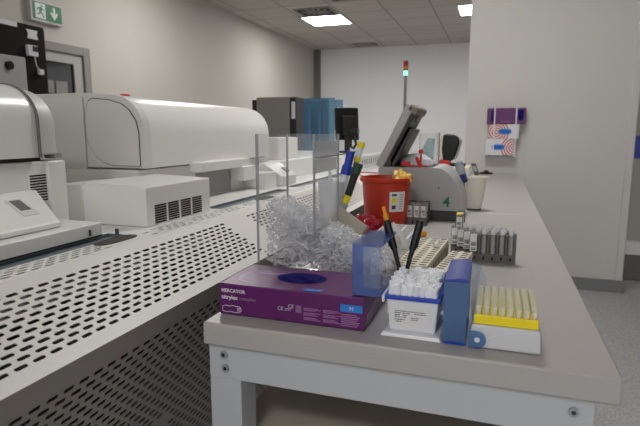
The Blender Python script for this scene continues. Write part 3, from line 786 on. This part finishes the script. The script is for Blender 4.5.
# ------------------------------------------------------------------ acrylic bin and the clear cups spilling out of it
t = thing('acrylic_bin', 'tall clear acrylic bin behind the purple carton', 'bin', (-.353, .91, 0))
ax0, ax1, ay0, ay1, az = -.409, -.298, .842, .985, .283
def pane(name, x0, x1, y0, y1, z0, z1):
    m = MB(); m.box(x0, x1, y0, y1, z0, z1)
    th = min(x1 - x0, y1 - y0, z1 - z0); k = [x1 - x0, y1 - y0, z1 - z0].index(th)
    m.bm.normal_update()
    for f in m.bm.faces:
        nrm = f.normal
        if abs(nrm[k]) < .5: f.material_index = 1
    return m.build(name, [M['acrylic'], M['acrylic_edge']], t)
th = .003
pane('side_panel', ax0, ax0 + th, ay0, ay1, .001, az)
pane('side_panel', ax1 - th, ax1, ay0 + .0, ay1, .10, az)
pane('back_panel', ax0 + th, ax1 - th, ay1 - th, ay1, .001, az)
pane('front_panel', ax0 + th, ax1 - th, ay0, ay0 + th, .13, az)
pane('base_panel', ax0 + th, ax1 - th, ay0 + th, ay1 - th, .001, .004)
m = MB()
for x, y, z0 in ((ax0, ay0, .001), (ax1, ay0, .10), (ax0, ay1, .001), (ax1, ay1, .10)):
    m.box(x - .0012, x + .0012, y - .0012, y + .0012, z0, az)
m.build('glued_edges', M['acrylic_edge'], t)
m = MB(); m.box(ax1 - .0052, ax1 - .0032, ay0 + .004, ay1 - .004, .243, .270); m.build('side_strip', M['frost'], t)
m = MB(); m.box(ax1 - .0052, ax1 - .0032, ay0 + .004, ay1 - .004, .214, .238); m.build('side_strip', M['frost'], t)
m = MB(); m.prism([(ay0 + .004, .2405), (ay1 + .012, .2425), (ay0 + .004, .2425)], ax1 - .0055, ax1 + .010, 'x'); m.build('ledge', M['acrylic_edge'], t)

def heap(x, y):
    """height of the spilled cups: high in the bin, sloping down to the right"""
    base = max(.0, .160 - .46 * max(0, x - ax0 - .012))
    fy = min(1, max(0, (y - .818) / .03)); by = min(1, max(0, (1.0 - y) / .04))
    return base * (.55 + .45 * fy) * (.4 + .6 * by)
random.seed(21)
m = MB(); cups = 0
while cups < 4200:
    x = random.uniform(ax0 + .010, -.168); y = random.uniform(.826, .99)
    if ay0 - .007 < y < ay0 + .010 and x < ax1 + .004 and heap(x, y) > .1: continue
    if y < ay0 and x < ax1 - .09: continue
    if abs(x - ax1) < .006: continue
    h = heap(x, y)
    if h < .012: continue
    z = h * (1 - random.random() ** 1.8 * .75)
    z = max(z, .008)
    d = Vector((random.gauss(0, 1), random.gauss(0, 1), random.gauss(0, .6))).normalized()
    l = random.uniform(.006, .012); r = random.uniform(.0018, .0030)
    p = Vector((x, y, z)); a = p - d * l / 2; bq = p + d * l / 2
    if min(a.z, bq.z) < .005 or min(a.x, bq.x) < ax0 + .007: continue
    m.cyl(a, bq, r * .72, r, 7, (True, False)); m.cyl(bq - d * .0012, bq, r * 1.2, r * 1.2, 7, (False, False))
    cups += 1
tag(m.build('clear_cup_heap', M['crystal'], None, loc=(-.3, .91, 0), smooth=True, angle=60), 'heap of clear plastic cups in and spilling from the acrylic bin', 'cups', None, 'stuff')

# beige tray tipped on the heap
t = thing('tipped_tray', 'beige tray tipped on its edge behind the heap of clear cups', 'tray', (-.285, 1.02, 0))
u = Vector((.046, 0, -.030)); u.normalize(); w = Vector((.55, .25, .75)); w = (w - u * w.dot(u)).normalized(); nrm = u.cross(w)
c = Vector((-.292, 1.03, .092))
MB().obox(c, u * .036, w * .024, nrm * .0025).build('face', M['beige'], t, bevel=.001)
MB().obox(c + u * .038 + nrm * -.004, u * .002, w * .024, nrm * .008).build('edge', M['beige_dark'], t, bevel=.001)
MB().cyl((-.285, 1.045, 0), (-.285, 1.045, .08), .012, .012, 12).build('foot', M['beige_dark'], t, smooth=True)

# frosted holder with coloured tools
t = thing('tool_holder', 'frosted tapered holder behind the clear bin with coloured tools in it', 'holder', (-.385, 1.25, 0))
m = MB(); m.lathe((-.385, 1.215, 0), [(0, .001), (.024, .001), (.034, .165), (.032, .165), (.0225, .004), (0, .004)], 28); m.build('cup', M['frost'], t, smooth=True)
m = MB()
m.tube([(-.405 - .02 * math.cos(PI * k / 10), 1.20, .185 + .034 * math.sin(PI * k / 10)) for k in range(11)] + [(-.386, 1.20, .15)], .004, 8); m.build('handle', M['frost'], t, smooth=True)
for lab, p0, p1, r, mats in (('blue capped tool leaning in the frosted holder', (-.389, 1.205, .02), (-.338, 1.225, .240), .0100, (('shaft', 0, .74, 'frost', 1.1), ('collar', .74, .84, 'blue_pl', 1.3), ('handle', .84, 1.0, 'blue_pl', 1.0))),
                             ('yellow capped clear tube leaning in the frosted holder', (-.378, 1.235, .02), (-.318, 1.25, .262), .0075, (('tube', 0, .80, 'dark_grey', .9), ('band', .80, .85, 'yellow', 1.2), ('sleeve', .85, .94, 'white_plastic', 1.0), ('cap', .94, 1.0, 'yellow', 1.2))),
                             ('dark green ended tool leaning lowest in the frosted holder', (-.374, 1.188, .02), (-.312, 1.20, .212), .0095, (('shaft', 0, .50, 'steel', .7), ('band', .50, .60, 'yellow', .85), ('grip', .60, .88, 'black', .95), ('end_cap', .88, 1.0, 'dark_green', 1.2)))):
    t = thing('hand_tool', lab, 'tool', p0, 'coloured tools in the frosted holder')
    p0, p1 = Vector(p0), Vector(p1); d = p1 - p0
    for nm, a, bb, mm, k in mats:
        MB().cyl(p0 + d * a, p0 + d * bb, r * k, r * k, 14).build(nm, M[mm], t, smooth=True)

# ------------------------------------------------------------------ pink tubes, white tray, ivory racks
random.seed(5)
pk = MB().cyl((0, 0, -.011), (0, 0, .008), .0045, .0055, 10).cyl((0, 0, .008), (0, 0, .013), .0068, .0068, 10).build('pink_tube', M['pink'], None, smooth=True)
spots = []
for lay, (nx, ny) in enumerate(((5, 4), (4, 3), (4, 2), (3, 1))):
    for j in range(ny):
        for i in range(nx):
            spots.append((-.402 + .010 * lay + .021 * i + random.uniform(-.003, .003), 1.385 + .030 * j + .014 * lay + random.uniform(-.004, .004), .0075 + .0125 * lay))
for i, (x, y, z) in enumerate(spots):
    o = pk if i == 0 else pk.copy()
    if i: COL.objects.link(o)
    o.location = (x, y, z); o.rotation_euler = (PI / 2 + random.uniform(-.12, .12), 0, random.uniform(-1.2, 1.2))
    tag(o, 'pink capped clear tube lying in the heap before the red bucket', 'tube', 'pink tubes before the red bucket')

t = thing('white_tray', 'low white tray with grey compartments in front of the red bucket', 'tray', (-.25, 1.36, 0))
MB().box(-.292, -.196, 1.24, 1.435, 0, .028).build('body', M['white_plastic'], t, bevel=.003)
m = MB()
for i in range(3):
    for j in range(5): m.box(-.286 + i * .030, -.286 + i * .030 + .024, 1.247 + j * .037, 1.247 + j * .037 + .030, .0278, .0286)
m.build('compartments', M['mid_grey'], t)
t = thing('clear_wrap', 'crumpled clear wrap between the blue lid and the white tray', 'wrapping', (-.21, 1.05, 0))
m = MB(); random.seed(9)
g = [[(-.245 + .011 * i + random.uniform(-.003, .003), 1.0 + .02 * j + random.uniform(-.005, .005), .012 + .075 * math.sin(PI * (i + .4) / 7.8) * math.sin(PI * (j + .5) / 9) + random.uniform(0, .010)) for j in range(9)] for i in range(8)]
for i in range(7):
    for j in range(8): m.quad([g[i][j], g[i + 1][j], g[i + 1][j + 1], g[i][j + 1]])
m.build('film', M['crystal'], t, merge=1e-6)
m = MB()
for k in range(8): m.cyl((-.215 + .006 * (k % 4), 1.03 + .014 * k, .012), (-.205 + .005 * (k % 3), 1.04 + .014 * k, .055), .0035, .0045, 8)
m.build('contents', M['ivory'], t, smooth=True)

def ivory_rack(label, loc, rz, w, l, h, cols, rows):
    t = thing('ivory_rack', label, 'rack', (0, 0, 0))
    MB().box(-w / 2, w / 2, -l / 2, l / 2, 0, h).build('body', M['ivory'], t, bevel=.002)
    m = MB(); cw = w / cols
    for i in range(cols):
        for j in range(rows):
            cx = -w / 2 + cw * (i + .5); cy = -l / 2 + l / rows * (j + .5)
            m.box(cx - cw * .30, cx + cw * .30, cy - .0024, cy + .0024, h - .0004, h + .0005)
    m.build('slot_openings', M['gap'], t)
    m = MB()
    for j in range(rows): m.box(w / 2 - .0002, w / 2 + .0006, -l / 2 + l / rows * (j + .5) - .002, -l / 2 + l / rows * (j + .5) + .002, h * .3, h * .8)
    for i in range(cols): m.box(-w / 2 + cw * (i + .5) - cw * .3, -w / 2 + cw * (i + .5) + cw * .3, -l / 2 - .0006, -l / 2 + .0002, h * .3, h * .8)
    m.build('side_slots', M['gap'], t)
    t.location = loc; t.rotation_euler = (0, 0, rz)
    return t
ivory_rack('larger ivory rack with rows of black slots, behind the white tip box', (-.131, 1.05, 0), -.06, .060, .26, .046, 3, 14)
ivory_rack('smaller ivory rack with black slots, just behind the dark blue lid', (-.066, .945, 0), -.12, .040, .19, .052, 2, 12)
t = thing('clear_clip', 'small clear clip standing on the larger ivory rack', 'clip', (-.112, 1.085, .046))
m = MB(); m.tube([(-.116, 1.085, .047), (-.116, 1.085, .072), (-.112, 1.085, .076), (-.107, 1.085, .073), (-.106, 1.085, .052)], .0016, 8); m.build('loop', M['frost'], t, smooth=True)
MB().box(-.119, -.103, 1.082, 1.088, .0463, .0500).build('foot', M['frost'], t)
tag(MB().cyl((-.190, 1.40, .0095), (-.175, 1.41, .0095), .009, .008, 12).build('orange_cap', M['orange'], None, loc=(-.18, 1.405, 0), smooth=True), 'small orange cap lying on the bench behind the plain black pen', 'cap')

# ------------------------------------------------------------------ grey sample racks
RL, RW, RH = .098, .0190, .066
def make_rack(label):
    t = thing('sample_rack', label, 'rack', (0, 0, 0))
    m = MB(); h2 = RL / 2; w2 = RW / 2
    m.box(-h2, h2, -w2, w2, 0, .019)
    for k in range(6):
        x = -h2 + k * (RL - .004) / 5
        if k == 0: m.box(-h2, -h2 + .006, -w2, w2, .0185, RH)
        elif k == 5: m.box(h2 - .005, h2, -w2, w2, .0185, RH)
        else: m.box(x, x + .004, -w2, w2, .0185, RH - .004)
    m.box(-h2 + .005, h2 - .004, -w2 * .25, w2 * .98, .0185, RH - .010)
    m.build('body', M['grey_rack'], t, bevel=.0008)
    m = MB()
    for k in range(5):
        x = -h2 + .012 + k * .0187
        m.box(x - .002, x + .002, -w2 - .0005, -w2 + .0002, .006, .013)
    m.build('base_holes', M['gap'], t)
    MB().box(-h2 - .0006, -h2 + .0002, -w2 + .0022, w2 - .0022, .026, .062).build('barcode_label', M['label'], t)
    m = MB()
    for k in range(7): m.box(-h2 - .0009, -h2 - .0004, -w2 + .0045, w2 - .0045, .041 + .0011 * k, .041 + .0011 * k + .0006)
    for k in range(2): m.box(-h2 - .0009, -h2 - .0004, -w2 + .0045, w2 - .007, .0325 + .0035 * k, .0340 + .0035 * k)
    m.build('barcode', M['ink'], t)
    MB().box(-h2 + .001, -h2 + .0155, -w2 - .0010, -w2 + .002, .024, .063).build('front_label', M['label'], t)
    m = MB()
    for k in range(6): m.box(-h2 + .003, -h2 + .0135, -w2 - .0013, -w2 - .0009, .036 + .0016 * k, .0369 + .0016 * k)
    for k in range(2): m.box(-h2 + .003, -h2 + .0135, -w2 - .0013, -w2 - .0009, .0265 + .0035 * k, .0282 + .0035 * k)
    m.build('front_barcode', M['ink'], t)
    MB().box(-h2 + .0005, h2 - .0005, -w2 + .001, w2 - .001, RH - .0045, RH - .0035).build('top_slats', M['grey_rack'], t)
    return t
def make_tube():
    t = thing('sample_tube', 'x', 'tube', (0, 0, 0))
    m = MB(); m.cyl((0, 0, .0), (0, 0, .040), .0065, .0065, 14); m.build('sleeve', M['rack_tube'], t, smooth=True)
    m = MB(); m.cyl((0, 0, .040), (0, 0, .054), .0050, .0058, 12, (True, False)); m.build('clear_cup', M['crystal'], t, smooth=True)
    return t
proto = make_rack('x')
tubep = make_tube(); first = True
specs = ['grey tube rack with white label, frontmost of the four stepped racks', 'grey tube rack second from the front of the four stepped racks',
         'grey tube rack third from the front of the four stepped racks', 'grey tube rack rearmost and farthest left of the four stepped racks']
where = ['frontmost', 'second', 'third', 'rearmost']
for i, lab in enumerate(specs):
    r = proto if i == 0 else copy_tree(proto)
    r.location = (.001 - .0150 * i, 1.182 + .0205 * i, 0); r.rotation_euler = (0, 0, math.radians(1.5))
    tag(r, lab, 'rack', 'grey tube racks')
    for k in range(1, 5):
        tb = tubep if first else copy_tree(tubep); first = False
        tb.location = r.location + Vector((-RL / 2 + .0118 + k * .0188, -.0030, .0195))
        tag(tb, 'clear topped tube standing in the ' + where[i] + ' of the four stepped grey racks', 'tube', 'tubes in the %s stepped rack' % where[i])
for i, lab in enumerate(('grey tube rack next to the red bucket, left of three', 'grey tube rack in the middle of the three before the centrifuge', 'grey tube rack on the right of the three before the centrifuge')):
    r = copy_tree(proto); r.location = (-.2475 + i * .0212, 1.63, 0); r.rotation_euler = (0, 0, PI / 2); tag(r, lab, 'rack', 'grey tube racks')
r = copy_tree(proto); r.location = (-.0865, 1.455, 0); r.rotation_euler = (0, 0, PI / 2); tag(r, 'single grey tube rack with yellowish top below the green figure four', 'rack', 'grey tube racks')
MB().box(-.0945, -.0785, 1.406, 1.435, RH + .0005, RH + .004).build('yellow_top', M['yellow_soft'], None, loc=(-.0865, 1.42, RH))
o = bpy.data.objects['yellow_top']; o.name = 'yellow_strip'; tag(o, 'short yellowish strip lying on the single grey rack', 'strip')

# ------------------------------------------------------------------ red bucket
t = thing('red_bucket', 'red plastic sharps bucket with a white label, on the bench', 'bucket', (-.317, 1.555, 0))
c = (-.317, 1.555, 0)
MB().lathe(c, [(0, .001), (.060, .001), (.063, .004), (.0735, .136), (.080, .139), (.0815, .146), (.079, .151), (.074, .151), (.0705, .139), (.0600, .006), (0, .006)], 40).build('bucket', M['red'], t, smooth=True)
MB().tube([(-.317 - .078 * math.cos(a) * 1.0 - .012, 1.555 + .082 * math.sin(a), .153 + .007 * abs(math.cos(a))) for a in [-1.15 + 2.3 * k / 14 for k in range(15)]], .0016, 8).build('wire_handle', M['red'], t, smooth=True)
m = MB(); n = 8
rad = lambda z: .0640 + .0098 * (z - .004) / .136
for i in range(n):
    a0, a1 = [math.radians(-70 + 42 * q / n) for q in (i, i + 1)]
    pt = lambda a, z: (c[0] + (rad(z) + .0008) * math.cos(a), c[1] + (rad(z) + .0008) * math.sin(a), z)
    m.quad([pt(a0, .052), pt(a1, .052), pt(a1, .112), pt(a0, .112)])
lb = m.build('paper_label', M['label'], t, merge=1e-6, smooth=True)
m = MB()
def patch(m, d0, d1, z0, z1):
    q = lambda d, z: (c[0] + (rad(z) + .0016) * math.cos(math.radians(d)), c[1] + (rad(z) + .0016) * math.sin(math.radians(d)), z)
    m.quad([q(d0, z0), q(d1, z0), q(d1, z1), q(d0, z1)])
for k in range(7): patch(m, -44, -35, .060 + .007 * k, .0615 + .007 * k)
patch(m, -65, -52, .100, .106); patch(m, -64, -54, .060, .072)
m.build('small_print', M['ink'], lb)
m = MB(); patch(m, -64, -53, .078, .094); m.build('warning_mark', M['yellow'], lb)
random.seed(4)
yp = MB().cyl((0, 0, -.012), (0, 0, .012), .0085, .0065, 10).build('yellow_cap', M['yellow_soft'], None, smooth=True)  # loose yellow caps heaped in the bucket
for i in range(9):
    o = yp if i == 0 else yp.copy()
    if i: COL.objects.link(o)
    o.location = (-.317 + .036 + .016 * (i % 3) - .012 * (i // 6), 1.535 + .020 * ((i // 3) % 3), .142 + .012 * (i // 3) * .6 + .004 * (i % 2)); o.rotation_euler = (random.uniform(0, 3), random.uniform(0, 3), 0)
    tag(o, 'short pale yellow cap heaped in the mouth of the red bucket', 'tube', 'yellow caps in the red bucket')
t = thing('bucket_filling', 'dark mixed waste filling the red bucket', 'waste', (-.317, 1.555, .006)); t['kind'] = 'stuff'
MB().lathe(c, [(0, .0065), (.0585, .0065), (.0675, .118), (.05, .126), (.02, .132), (0, .133)], 24).build('waste', M['brown_dark'], t, smooth=True)

# ------------------------------------------------------------------ centrifuge
t = thing('centrifuge', 'grey benchtop centrifuge with open lid and green figure four', 'centrifuge', (-.23, 1.82, 0))
prof = [(-.372, .034), (-.372, .168), (-.366, .172), (-.180, .172)]
for k in range(1, 13):
    a = k / 12
    prof.append((-.180 + .088 * math.sin(a * PI / 2 * .97), .172 - .150 * (1 - math.cos(a * PI / 2)) ** .92))
prof.append((-.094, .034))
MB().prism(prof, 1.690, 1.925).build('body', M['cent'], t, smooth=True, bevel=.004)
MB().box(-.360, -.108, 1.698, 1.92, .0005, .036).build('foot', M['dark_grey'], t, bevel=.002)
m = MB(); m.poly([(-.352, 1.705, .1725), (-.196, 1.705, .1725), (-.196, 1.91, .1725), (-.352, 1.91, .1725)]); m.build('chamber_rim', M['black'], t)
m = MB(); m.text('4', .046, lambda a, b: (-.158 + a, 1.6884, .048 + b), .0010); m.build('figure', M['green'], t)['label'] = 'green figure 4'
m = MB(); m.box(-.187, -.168, 1.6885, 1.6905, .062, .0632); m.build('groove', M['mid_grey'], t)
m = MB(); m.cyl((-.172, 1.6885, .108), (-.172, 1.691, .108), .003, n=10); m.build('screw', M['dark_grey'], t)
ldv = Vector((.098, 0, .196)).normalized(); lnv = Vector((.196, 0, -.098)).normalized()
c0 = Vector((-.384, 1.80, .178))
MB().obox(c0 + ldv * .113 + lnv * .014, ldv * .113, (0, .108, 0), lnv * .014).build('lid', M['cent_lid'], t, bevel=.006, seg=3)
MB().obox(c0 + ldv * .112 + lnv * .033, ldv * .100, (0, .098, 0), lnv * .006).build('lid_lining', M['black'], t, bevel=.003)
MB().obox(c0 + ldv * .088 + lnv * .050, ldv * .070, (0, .085, 0), lnv * .006).build('lid_seal', M['dark_grey'], t, bevel=.004)
MB().obox(c0 + ldv * .215 + lnv * .026, ldv * .014, (0, .108, 0), lnv * .018).build('lid_nose', M['beige_dark'], t, bevel=.008, seg=3)
MB().obox(c0 + ldv * .195 + lnv * .040, ldv * .014, (0, .02, 0), lnv * .008).build('lid_catch', M['beige_dark'], t, bevel=.003)
MB().obox((-.345, 1.80, .19), (.012, 0, 0), (0, .10, 0), (0, 0, .017)).build('hinge', M['dark_grey'], t, bevel=.003)
m = MB(); m.lathe((-.270, 1.83, .173), [(0, .040), (.030, .036), (.055, .020), (.062, .0)], 24); m.build('rotor', M['white_plastic'], t, smooth=True)
MB().box(-.300, -.272, 1.715, 1.73, .174, .190).build('red_block', M['red_bright'], t, bevel=.002)
m = MB(); m.cyl((-.236, 1.72, .176), (-.252, 1.72, .204), .0065, .0055, 12); m.lathe((-.2395, 1.74, .222), [(0, -.008), (.006, -.006), (.0085, 0), (.006, .006), (0, .008)], 14); m.cyl((-.2395, 1.74, .175), (-.2395, 1.74, .216), .003, n=8)
m.build('red_knob', M['red_bright'], t, smooth=True)
m = MB(); m.box(-.270, -.215, 1.71, 1.725, .1735, .178); m.build('red_strip', M['red_bright'], t)

# ------------------------------------------------------------------ things behind the centrifuge
t = thing('measuring_cylinder', 'clear measuring cylinder with a teal sheet behind the centrifuge lid', 'cylinder', (-.272, 2.2, 0))
MB().lathe((-.272, 2.2, 0), [(0, .001), (.040, .001), (.040, .283), (.038, .283), (.038, .004), (0, .004)], 28).build('vessel', M['acrylic'], t, smooth=True)
m = MB(); m.box(-.231, -.2265, 2.194, 2.206, .02, .284); m.build('scale_strip', M['cab_grey'], t)
m = MB(); m.poly([(-.305, 2.19, .20), (-.250, 2.19, .17), (-.245, 2.19, .26), (-.275, 2.19, .262)]); m.build('teal_sheet', M['teal'], t)
t = thing('cream_box', 'cream box behind the centrifuge carrying the black scanner', 'box', (-.18, 2.5, 0))
MB().box(-.262, -.118, 2.40, 2.62, 0, .115).build('body', M['ivory'], t, bevel=.004)
MB().box(-.266, -.114, 2.396, 2.624, .115, .128).build('lid', M['ivory'], t, bevel=.004)
t = thing('barcode_scanner', 'black rounded scanner with cream back and red foot on the cream box', 'scanner', (-.20, 2.5, .129))
pr = [(-.242, .155), (-.258, .19), (-.257, .238), (-.246, .268), (-.226, .278), (-.196, .276), (-.170, .262), (-.166, .236), (-.178, .19), (-.190, .160), (-.205, .150)]
MB().prism(pr, 2.46, 2.54).build('head', M['black'], t, bevel=.010, seg=3)
MB().prism([(-.244, .160), (-.2585, .19), (-.2575, .238), (-.2465, .268), (-.238, .275), (-.243, .21), (-.236, .160)], 2.455, 2.545).build('cream_back', M['ivory'], t, bevel=.003)
MB().prism([(-.170, .262), (-.157, .246), (-.178, .165), (-.188, .160), (-.176, .19), (-.164, .236)], 2.455, 2.545).build('grey_window', M['mid_grey'], t)
MB().box(-.258, -.205, 2.46, 2.54, .1285, .156).build('red_foot', M['red_bright'], t, bevel=.004)
MB().box(-.212, -.135, 2.47, 2.53, .1285, .142).build('black_base', M['black'], t, bevel=.005)
t = thing('white_cup', 'white tapered plastic cup on the bench behind the centrifuge', 'cup', (-.070, 1.985, 0))
MB().lathe((-.070, 1.985, 0), [(0, .001), (.024, .001), (.025, .006), (.042, .118), (.045, .119), (.045, .124), (.0405, .124), (.0395, .118), (.0225, .005), (0, .005)], 32).build('cup', M['cream'], t, smooth=True)
MB().lathe((-.070, 1.985, 0), [(.0237, .0004), (.0252, .0004), (.0256, .006), (.0244, .006)], 32).build('foot_ring', M['brown_dark'], t, smooth=True)
t = thing('dropper_bottle', 'clear upturned bottle with dark blue cap leaning on the white cup', 'bottle', (-.085, 1.95, .13))
p0 = Vector((-.108, 1.915, .112)); p1 = Vector((-.128, 1.955, .166)); d = (p1 - p0)
MB().cyl(p0, p0 + d * .30, .0150, .0150, 8).build('cap', M['cap_navy'], t, smooth=True)
MB().cyl(p0 + d * .3, p0 + d * 1.10, .0150, .016, 18).build('body', M['acrylic_edge'], t, smooth=True)
MB().cyl(p0 + d * .85, p0 + d * 1.0, .0160, .0164, 18, (False, False)).build('label', M['blue_pale'], t, smooth=True)
t = thing('handheld_remote', 'small dark handheld device propped on the bench near the wall', 'remote', (-.14, 3.50, 0))
u = Vector((.35, 0, -.94)); MB().obox((-.128, 3.5, .045), Vector((.016, 0, 0)), Vector((0, .006, .004)), Vector((-.014, .012, .038))).build('body', M['dark_grey'], t, bevel=.004)
MB().obox((-.130, 3.490, .050), Vector((.011, 0, 0)), Vector((0, .0008, 0)), Vector((-.006, .006, .017))).build('screen', M['mid_grey'], t)
t = thing('remote_stand', 'low pale stand under the dark handheld device', 'stand', (-.125, 3.5, 0))
MB().box(-.150, -.098, 3.47, 3.55, .0005, .008).build('foot', M['ivory'], t, bevel=.002)
o = MB().lathe((-.064, 3.74, 0), [(0, .0005), (.044, .0005), (.047, .006), (.036, .011), (.018, .014), (.014, .024), (0, .026)], 24).build('black_stopper', M['black_matt'], None, loc=(-.064, 3.74, 0), smooth=True)
tag(o, 'flat black disc with a knob on the bench against the wall', 'disc')
t = thing('small_bottle', 'small clear bottle with white cap right of the cream box', 'bottle', (-.105, 2.30, 0))
MB().lathe((-.112, 2.30, 0), [(0, .001), (.019, .001), (.019, .085), (.010, .098), (.010, .104), (0, .104)], 20).build('body', M['frost'], t, smooth=True)
MB().cyl((-.112, 2.30, .104), (-.112, 2.30, .128), .0115, n=16).build('cap', M['white_plastic'], t, smooth=True)
MB().cyl((-.112, 2.30, .04), (-.112, 2.30, .07), .0195, n=20, caps=(False, False)).build('label', M['blue_label'], t, smooth=True)

# ------------------------------------------------------------------ glove dispenser on the near wall
t = thing('glove_dispenser', 'clear wall rack holding three glove cartons, above the end of the bench', 'rack', (.05, 3.84, .29))
m = MB(); m.box(-.030, -.022, 3.760, 3.764, .12, .46); m.box(.108, .116, 3.760, 3.764, .12, .46); m.box(-.03, -.022, 3.764, 3.85, .453, .459); m.box(.108, .116, 3.764, 3.85, .453, .459)
m.build('front_straps', M['white_plastic'], t)
m = MB(); m.box(-.08, .125, 3.765, 3.845, .122, .127); m.box(.177, .181, 3.82, 3.849, .06, .44)
m.build('support', M['acrylic'], t)
m = MB(); m.box(-.076, .172, 3.770, 3.842, .3405, .447)
bx = thing('glove_carton', 'purple glove carton, top of three in the wall rack', 'box', (.05, 3.8, .34), 'glove cartons in the wall rack')
m.build('carton', M['purple'], bx, bevel=.002)
m = MB(); m.box(-.05, -.036, 3.7692, 3.7702, .36, .43); m.box(.122, .158, 3.7692, 3.7702, .365, .435); m.build('printed_panel', M['navy'], bx)
m = MB(); m.text('nitrylex', .02, lambda a, b: (.015 + a, 3.7690, .352 + b)); m.build('lettering', M['faint_ink'], bx)
for lab, xa, xb, za, zb, cx, ox in (('white glove carton with red rings on its left, middle of three in the wall rack', -.060, .135, .241, .338, -.01, .045),
                                    ('white glove carton with red rings on its right, lowest of three in the wall rack', -.078, .105, .128, .239, .105, .005)):
    bx = thing('glove_carton', lab, 'box', ((xa + xb) / 2, 3.8, za), 'glove cartons in the wall rack')
    MB().box(xa, xb, 3.770, 3.842, za, zb).build('carton', swirl_material(cx - (xa + xb) / 2, (zb - za) * .45), bx, bevel=.002)
    oc = (ox, (za + zb) / 2)
    m = MB(); n = 28
    m.poly([(oc[0] + .042 * math.copysign(abs(math.cos(2 * PI * i / n)) ** .7, math.cos(2 * PI * i / n)), 3.7692, oc[1] + .019 * math.copysign(abs(math.sin(2 * PI * i / n)) ** .7, math.sin(2 * PI * i / n))) for i in range(n)])
    m.build('oval_opening', M['blue_label'], bx)
    m = MB(); m.tube([(oc[0] - .03 + .0075 * k, 3.7685, oc[1] + .006 * math.sin(k * 1.9)) for k in range(9)], .004, 6); m.build('glove_fold', M['blue_pl'], bx, smooth=True)

# ------------------------------------------------------------------ light and camera
w = bpy.data.worlds.new('World'); SC.world = w; w.use_nodes = True
w.node_tree.nodes['Background'].inputs[0].default_value = (.97, .98, 1.0, 1)
w.node_tree.nodes['Background'].inputs[1].default_value = 1.0

cd = bpy.data.cameras.new('Camera'); cam = bpy.data.objects.new('Camera', cd); COL.objects.link(cam)
cd.sensor_width = 36; cd.sensor_fit = 'HORIZONTAL'; f = 514.0; cd.lens = f / 640 * 36
cd.clip_start = .02; cd.clip_end = 60
d1 = Vector((178, -81, f)).normalized()            # direction of the bench (world y) in camera axes x right, y down, z forward
Zc = Vector((1, 0, 0)).cross(d1)
if Zc.y > 0: Zc = -Zc
Zc.normalize(); Xc = d1.cross(Zc)
# rows are the world axes in camera axes; camera local axes: x right, y up, z backwards
R = Matrix((Xc, d1, Zc))
right = R @ Vector((1, 0, 0)); upv = R @ Vector((0, -1, 0)); back = R @ Vector((0, 0, -1))
mw = Matrix((right, upv, back)).transposed().to_4x4(); mw.translation = Vector((0, 0, H))
cam.matrix_world = mw
cd.dof.use_dof = True; cd.dof.focus_distance = .95; cd.dof.aperture_fstop = 9.0
SC.camera = cam
SC.view_settings.view_transform = 'Standard'; SC.view_settings.look = 'None'
SC.view_settings.exposure = 0.30; SC.view_settings.gamma = 1.0; SC.view_settings.use_curve_mapping = False
SC.cycles.use_denoising = True
SC.cycles.transparent_max_bounces = 24
SC.cycles.max_bounces = 10
SC.cycles.caustics_reflective = False; SC.cycles.caustics_refractive = False
